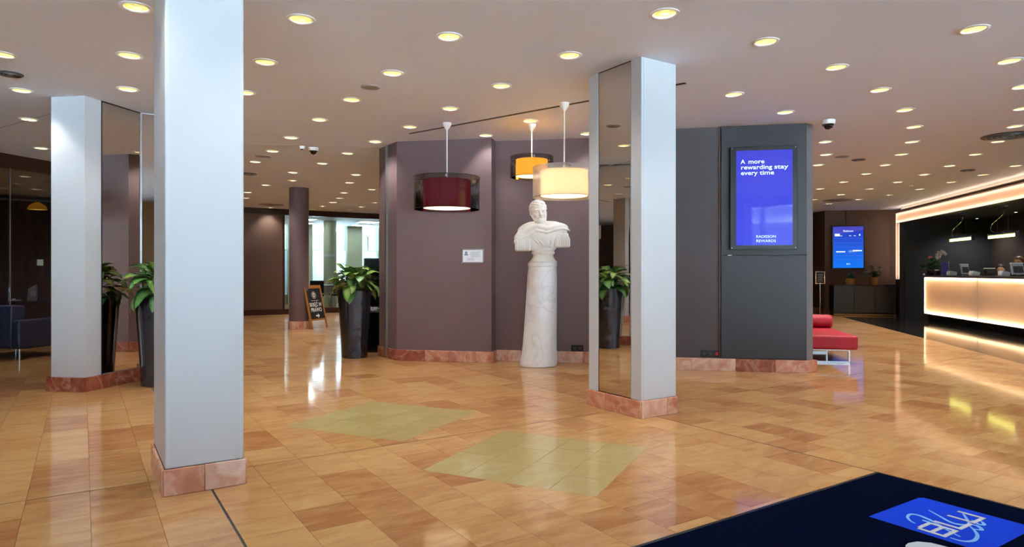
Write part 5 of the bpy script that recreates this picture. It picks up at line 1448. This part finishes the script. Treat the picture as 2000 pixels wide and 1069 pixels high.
# ------------------------------------------------------------------ red daybed past the screen wall
bA = Vector((4.46, 8.50)); az = azv(12); rzb = math.atan2(az[1], az[0])        # local x runs away from the camera, local y to the left
t = thing('daybed', 'red leather daybed with bolster on a chrome sled frame', 'daybed', (bA.x, bA.y, 0), rzb)
Lb_, Wb_ = 1.42, 0.66
MB().box((Lb_ / 2, Wb_ / 2, 0.278), (Lb_, Wb_, 0.185)).build('seat', M['red'], t, bevel=0.035, seg=4)
o = MB().lathe([(0, 0)] + [(0.088, 0.01), (0.1, 0.03), (0.1, Wb_ - 0.03), (0.088, Wb_ - 0.01), (0, Wb_)], 36).build('bolster', M['red'], t, smooth=True, loc=(Lb_ - 0.12, 0, 0.465), rot=(math.radians(-90), 0, 0))
for xx in (0.14, Lb_ - 0.14):
    for yy in (0.075, Wb_ - 0.075):
        MB().box((xx, yy, 0.095), (0.022, 0.022, 0.17)).build('leg', M['chrome'], t, bevel=0.002, seg=1)
    MB().box((xx, Wb_ / 2, 0.012), (0.022, Wb_ - 0.13, 0.022)).build('foot_bar', M['chrome'], t)
    MB().box((xx, Wb_ / 2, 0.176), (0.022, Wb_ - 0.13, 0.02)).build('cross_bar', M['chrome'], t)
for yy in (0.075, Wb_ - 0.075):
    MB().box((Lb_ / 2, yy, 0.176), (Lb_ - 0.28, 0.02, 0.018)).build('side_rail', M['chrome'], t)

# ------------------------------------------------------------------ entrance mat
MU1, MV0 = 3.965, -2.115
t = thing('entrance_mat', 'navy blue entrance mat with a royal blue logo square', 'mat', (*P(MU1, MV0), 0), UROT)      # local x = u - MU1, local y = -(v - MV0)
def mu(u, v): return (u - MU1, -(v - MV0))
MLEN, MWID = 3.4, 2.9
MB().prism([mu(MU1 - MLEN, MV0), mu(MU1, MV0), mu(MU1, MV0 + MWID), mu(MU1 - MLEN, MV0 + MWID)], 0.001, 0.008).build('pile', M['mat_navy'], t)
bd = MB()
for (a, b, c_, d_) in ((MU1 - MLEN, MU1, MV0, MV0 + 0.018), (MU1 - MLEN, MU1, MV0 + MWID - 0.018, MV0 + MWID), (MU1 - 0.018, MU1, MV0 + .018, MV0 + MWID - .018), (MU1 - MLEN, MU1 - MLEN + 0.018, MV0 + .018, MV0 + MWID - .018)):
    bd.prism([mu(a, c_), mu(b, c_), mu(b, d_), mu(a, d_)], 0.0005, 0.0088)
bd.build('rubber_border', M['black'], t)
lp = [mu(3.205, -1.75)] + [mu(3.69, -1.75), mu(3.713, -1.735), mu(3.715, -1.71)] + [mu(3.715, -1.25), mu(3.205, -1.25)]
MB().prism(lp, 0.006, 0.0092).build('logo_square', M['mat_blue'], t)
def stroke(pts, w_, name, mk, z, taper=False):
    """flat carpet stroke along (u,v) points"""
    P2 = [Vector(mu(*p)) for p in pts]
    # smooth the polyline when it is script
    if taper:
        out = []
        for i in range(len(P2) - 1):
            p0, p1, p2, p3 = P2[max(i - 1, 0)], P2[i], P2[i + 1], P2[min(i + 2, len(P2) - 1)]
            for k in range(6):
                s = k / 6.0
                out.append(0.5 * ((2 * p1) + (p2 - p0) * s + (2 * p0 - 5 * p1 + 4 * p2 - p3) * s * s + (3 * p1 - p0 - 3 * p2 + p3) * s ** 3))
        P2 = out + [P2[-1]]
    l, r = [], []; n = len(P2)
    for i in range(n):
        a = (P2[i] - P2[max(i - 1, 0)]); b = (P2[min(i + 1, n - 1)] - P2[i])
        a = a.normalized() if a.length > 1e-6 else b.normalized(); b = b.normalized() if b.length > 1e-6 else a
        tt = (a + b); tt = tt.normalized() if tt.length > 0.2 else a
        nn = Vector((-tt.y, tt.x)); m_ = 1.0 / max(0.5, nn.dot(Vector((-b.y, b.x))))
        ww = w_ * (0.35 + 0.65 * math.sin(math.pi * min(1, max(0, (i + 0.5) / n))) if taper else 1.0) * m_
        l.append(P2[i] + nn * ww / 2); r.append(P2[i] - nn * ww / 2)
    vs = [(p.x, p.y, z) for p in l] + [(p.x, p.y, z) for p in r] + [(p.x, p.y, z - 0.003) for p in l] + [(p.x, p.y, z - 0.003) for p in r]
    fs = []
    for i in range(n - 1):
        fs += [(i, n + i, n + i + 1, i + 1), (2 * n + i, i, i + 1, 2 * n + i + 1), (n + i, 3 * n + i, 3 * n + i + 1, n + i + 1)]
    return MB().add(vs, fs).build(name, M[mk], t)
for pts in ([(3.297, -1.579), (3.316, -1.612), (3.353, -1.641), (3.399, -1.652), (3.421, -1.631), (3.414, -1.592), (3.395, -1.548), (3.358, -1.49), (3.32, -1.429), (3.301, -1.389)],
            [(3.538, -1.631), (3.495, -1.562), (3.456, -1.499), (3.458, -1.462), (3.499, -1.436), (3.583, -1.485), (3.646, -1.527)],
            [(3.371, -1.583), (3.370, -1.562), (3.374, -1.550)],
            [(3.481, -1.428), (3.437, -1.389), (3.381, -1.354), (3.31, -1.338), (3.268, -1.351), (3.252, -1.376), (3.253, -1.409)],
            [(3.506, -1.431), (3.509, -1.404), (3.472, -1.373), (3.45, -1.405)], [(3.57, -1.454), (3.537, -1.411), (3.559, -1.397), (3.593, -1.426)]):
    stroke(pts, 0.017, 'script', 'mat_sky', 0.0104, True)
for pts in ([(3.246, -1.543), (3.246, -1.432), (3.358, -1.432), (3.358, -1.543), (3.2562, -1.543)], [(3.2562, -1.486), (3.348, -1.486)],
            [(3.402, -1.545), (3.402, -1.434), (3.512, -1.434)], [(3.538, -1.545), (3.538, -1.434), (3.641, -1.434), (3.641, -1.545)]):
    stroke(pts, 0.019, 'letter', 'mat_white', 0.0114)
tx = text_mesh('lettering', 'Radisson', 0.62, M['mat_white'], t, 0.0015, align='RIGHT', offset=0.008)
q = mu(3.165, -1.19)
tx.location = (q[0], q[1], 0.0085)

# ------------------------------------------------------------------ lounge behind the smoked glass, armchair in front of it
c0 = Vector((-6.69, 8.93)); dB = azv(103); rza = math.atan2(dB[1], dB[0])       # local x to the right along the back, local y away
t = thing('armchair', 'navy leather armchair on slim metal legs before the lounge glass', 'armchair', (c0.x, c0.y, 0), rza)
def abox(x0, x1, y0, y1, z0, z1, name, mk='navy', bv=0.025, sg=3):
    return MB().box(((x0 + x1) / 2, (y0 + y1) / 2, (z0 + z1) / 2), (x1 - x0, y1 - y0, z1 - z0)).build(name, M[mk], t, bevel=bv, seg=sg)
abox(-0.93, 0.02, 0.02, 0.80, 0.15, 0.30, 'seat_base')
abox(-0.80, -0.10, 0.20, 0.80, 0.30, 0.42, 'seat_cushion')
abox(-0.81, -0.10, 0.0, 0.20, 0.15, 0.735, 'backrest')
abox(-0.10, 0.03, 0.0, 0.80, 0.15, 0.545, 'armrest')
abox(-0.94, -0.81, 0.0, 0.80, 0.15, 0.545, 'armrest')
for xx in (-0.9, -0.01):
    for yy in (0.04, 0.74):
        MB().tube([(xx, yy, 0.0), (xx, yy, 0.16)], 0.013, 12).build('leg', M['chrome'], t, smooth=True)
tx_, ty_ = -8.0, 11.1
t = thing('bar_table', 'long black table with white items behind the lounge glass', 'table', (tx_, ty_, 0), math.radians(-8))
MB().box((0, 0, 0.70), (1.6, 0.7, 0.04)).build('tabletop', M['black_gloss'], t, bevel=0.003)
MB().box((0, -0.3, 0.34), (1.5, 0.03, 0.68)).build('front_panel', M['black'], t)
for s in (-1, 1): MB().box((s * 0.74, 0, 0.34), (0.04, 0.6, 0.68)).build('leg_panel', M['black'], t)
t = thing('paper_bag', 'pale paper parcel standing on the black lounge table', 'parcel', (-7.93, 10.93, 0.72), 0.3)
MB().add([(-.07, -.04, 0), (.07, -.04, 0), (.07, .04, 0), (-.07, .04, 0), (-.055, -.03, .2), (.06, -.03, .27), (.06, .03, .27), (-.055, .03, .2)], [(3, 2, 1, 0), (4, 5, 6, 7), (0, 1, 5, 4), (1, 2, 6, 5), (2, 3, 7, 6), (3, 0, 4, 7)]).build('bag', M['plastic_grey'], t, bevel=0.006)
MB().box((0.02, -0.038, 0.12), (0.07, 0.004, 0.08)).build('label_patch', M['plastic_white'], t)
t = thing('table_ornament', 'small metal twig ornament beside the pale parcel on the lounge table', 'ornament', (-7.80, 10.93, 0.72))
for i in range(3):
    a = i * 2.1; MB().tube([(0.05 * math.cos(a), 0.05 * math.sin(a), 0.0), (0, 0, 0.14), (-0.03 * math.cos(a), 0.03 * math.sin(a), 0.26)], 0.006, 6).build('prong', M['chrome'], t, smooth=True)
t = thing('tray', 'thin pale tray lying on the black lounge table', 'tray', (-8.22, 10.92, 0.72), -0.1)
MB().box((0, 0, 0.008), (0.14, 0.1, 0.016)).build('plate', M['plastic_white'], t)
MB().box((-0.02, 0, 0.026), (0.035, 0.035, 0.02)).build('sugar_cube', M['paper'], t)
t = thing('glass_sticker', 'small square pale sticker on the lounge glass', 'sticker', (lounge_x(10.35) + 0.004, 10.35, 1.344), math.radians(76))
MB().box((0, 0, 0), (0.105, 0.002, 0.095)).build('sheet', mat('pale_sticker', (150, 166, 160), 0.6, noise=0.03), t)
t = thing('pendant_lamp', 'small yellow pendant glowing inside the dark lounge', 'pendant lamp', (-9.34, 13.0, 0))
MB().lathe([(0.03, 2.57), (0.14, 2.50), (0.17, 2.42)], 28).build('shade', M['shade_yellow'], t, smooth=True)
MB().lathe([(0, 2.43), (0.16, 2.43)], 24).build('diffuser', emit_mat('lounge_lamp', (240, 200, 90), 0.9), t)
MB().tube([(0, 0, 2.56), (0, 0, CEIL)], 0.005, 6).build('cord', M['black'], t)
def curtain(label, a, b, z1):
    a, b = Vector(a), Vector(b); d = b - a; L = d.length; d.normalize(); n = Vector((-d.y, d.x)); N_ = int(L / 0.025)
    vs = []
    for i in range(N_ + 1):
        s = L * i / N_; off = 0.045 * math.sin(s * 2 * math.pi / 0.19) + 0.015 * math.sin(s * 9.1)
        p = d * s + n * off
        vs += [(p.x, p.y, 0.02), (p.x, p.y, z1)]
    t = thing('curtain', label, 'curtain', (a.x, a.y, 0))
    MB().add(vs, [(2 * i, 2 * i + 2, 2 * i + 3, 2 * i + 1) for i in range(N_)]).build('drape', M['curtain'], t, smooth=True)
    q = [tuple(-n * 0.03 - d * 0.05), tuple(d * (L + .05) - n * 0.03), tuple(d * (L + .05) + n * 0.03), tuple(n * 0.03 - d * 0.05)]
    MB().prism(q, z1, z1 + 0.04).build('rail', M['grey_trim'], t)
curtain('dark brown pleated curtain along the far lounge wall', (-15.2, 12.2), (-10.2, 16.2), 2.84)

# ------------------------------------------------------------------ furniture in the glazed back room
x, y = P(7.0, -21.8)
t = thing('buffet_table', 'table with a white cloth inside the bright glazed room', 'table', (x, y, 0), UROT)
MB().box((0, 0, 0.74), (2.4, 0.8, 0.04)).build('tabletop', M['white'], t, bevel=0.004)
MB().box((0, 0.39, 0.58), (2.4, 0.01, 0.30)).build('cloth_drop', M['plastic_white'], t)
MB().box((0, -0.39, 0.58), (2.4, 0.01, 0.30)).build('cloth_drop', M['plastic_white'], t)
for sx in (-1, 1):
    for sy in (-1, 1): MB().tube([(sx * 1.1, sy * 0.33, 0), (sx * 1.1, sy * 0.33, 0.72)], 0.022, 10).build('leg', M['steel'], t)
for i, (u_, v_) in enumerate(((6.2, -21.1), (6.95, -21.1), (7.7, -21.1), (8.6, -21.1))):
    x, y = P(u_, v_)
    t = thing('meeting_chair', 'dark chair drawn up to the white table in the glazed room', 'chair', (x, y, 0), UROT + math.pi, 'chairs at the white table in the glazed room')
    MB().box((0, 0, 0.45), (0.46, 0.46, 0.06)).build('seat', M['black'], t, bevel=0.015)
    MB().box((0, 0.23, 0.72), (0.44, 0.04, 0.40)).build('backrest', M['black'], t, bevel=0.015)
    for sx in (-1, 1):
        for sy in (-1, 1): MB().tube([(sx * 0.2, sy * 0.2, 0), (sx * 0.19, sy * 0.19, 0.43)], 0.012, 8).build('leg', M['chrome'], t)
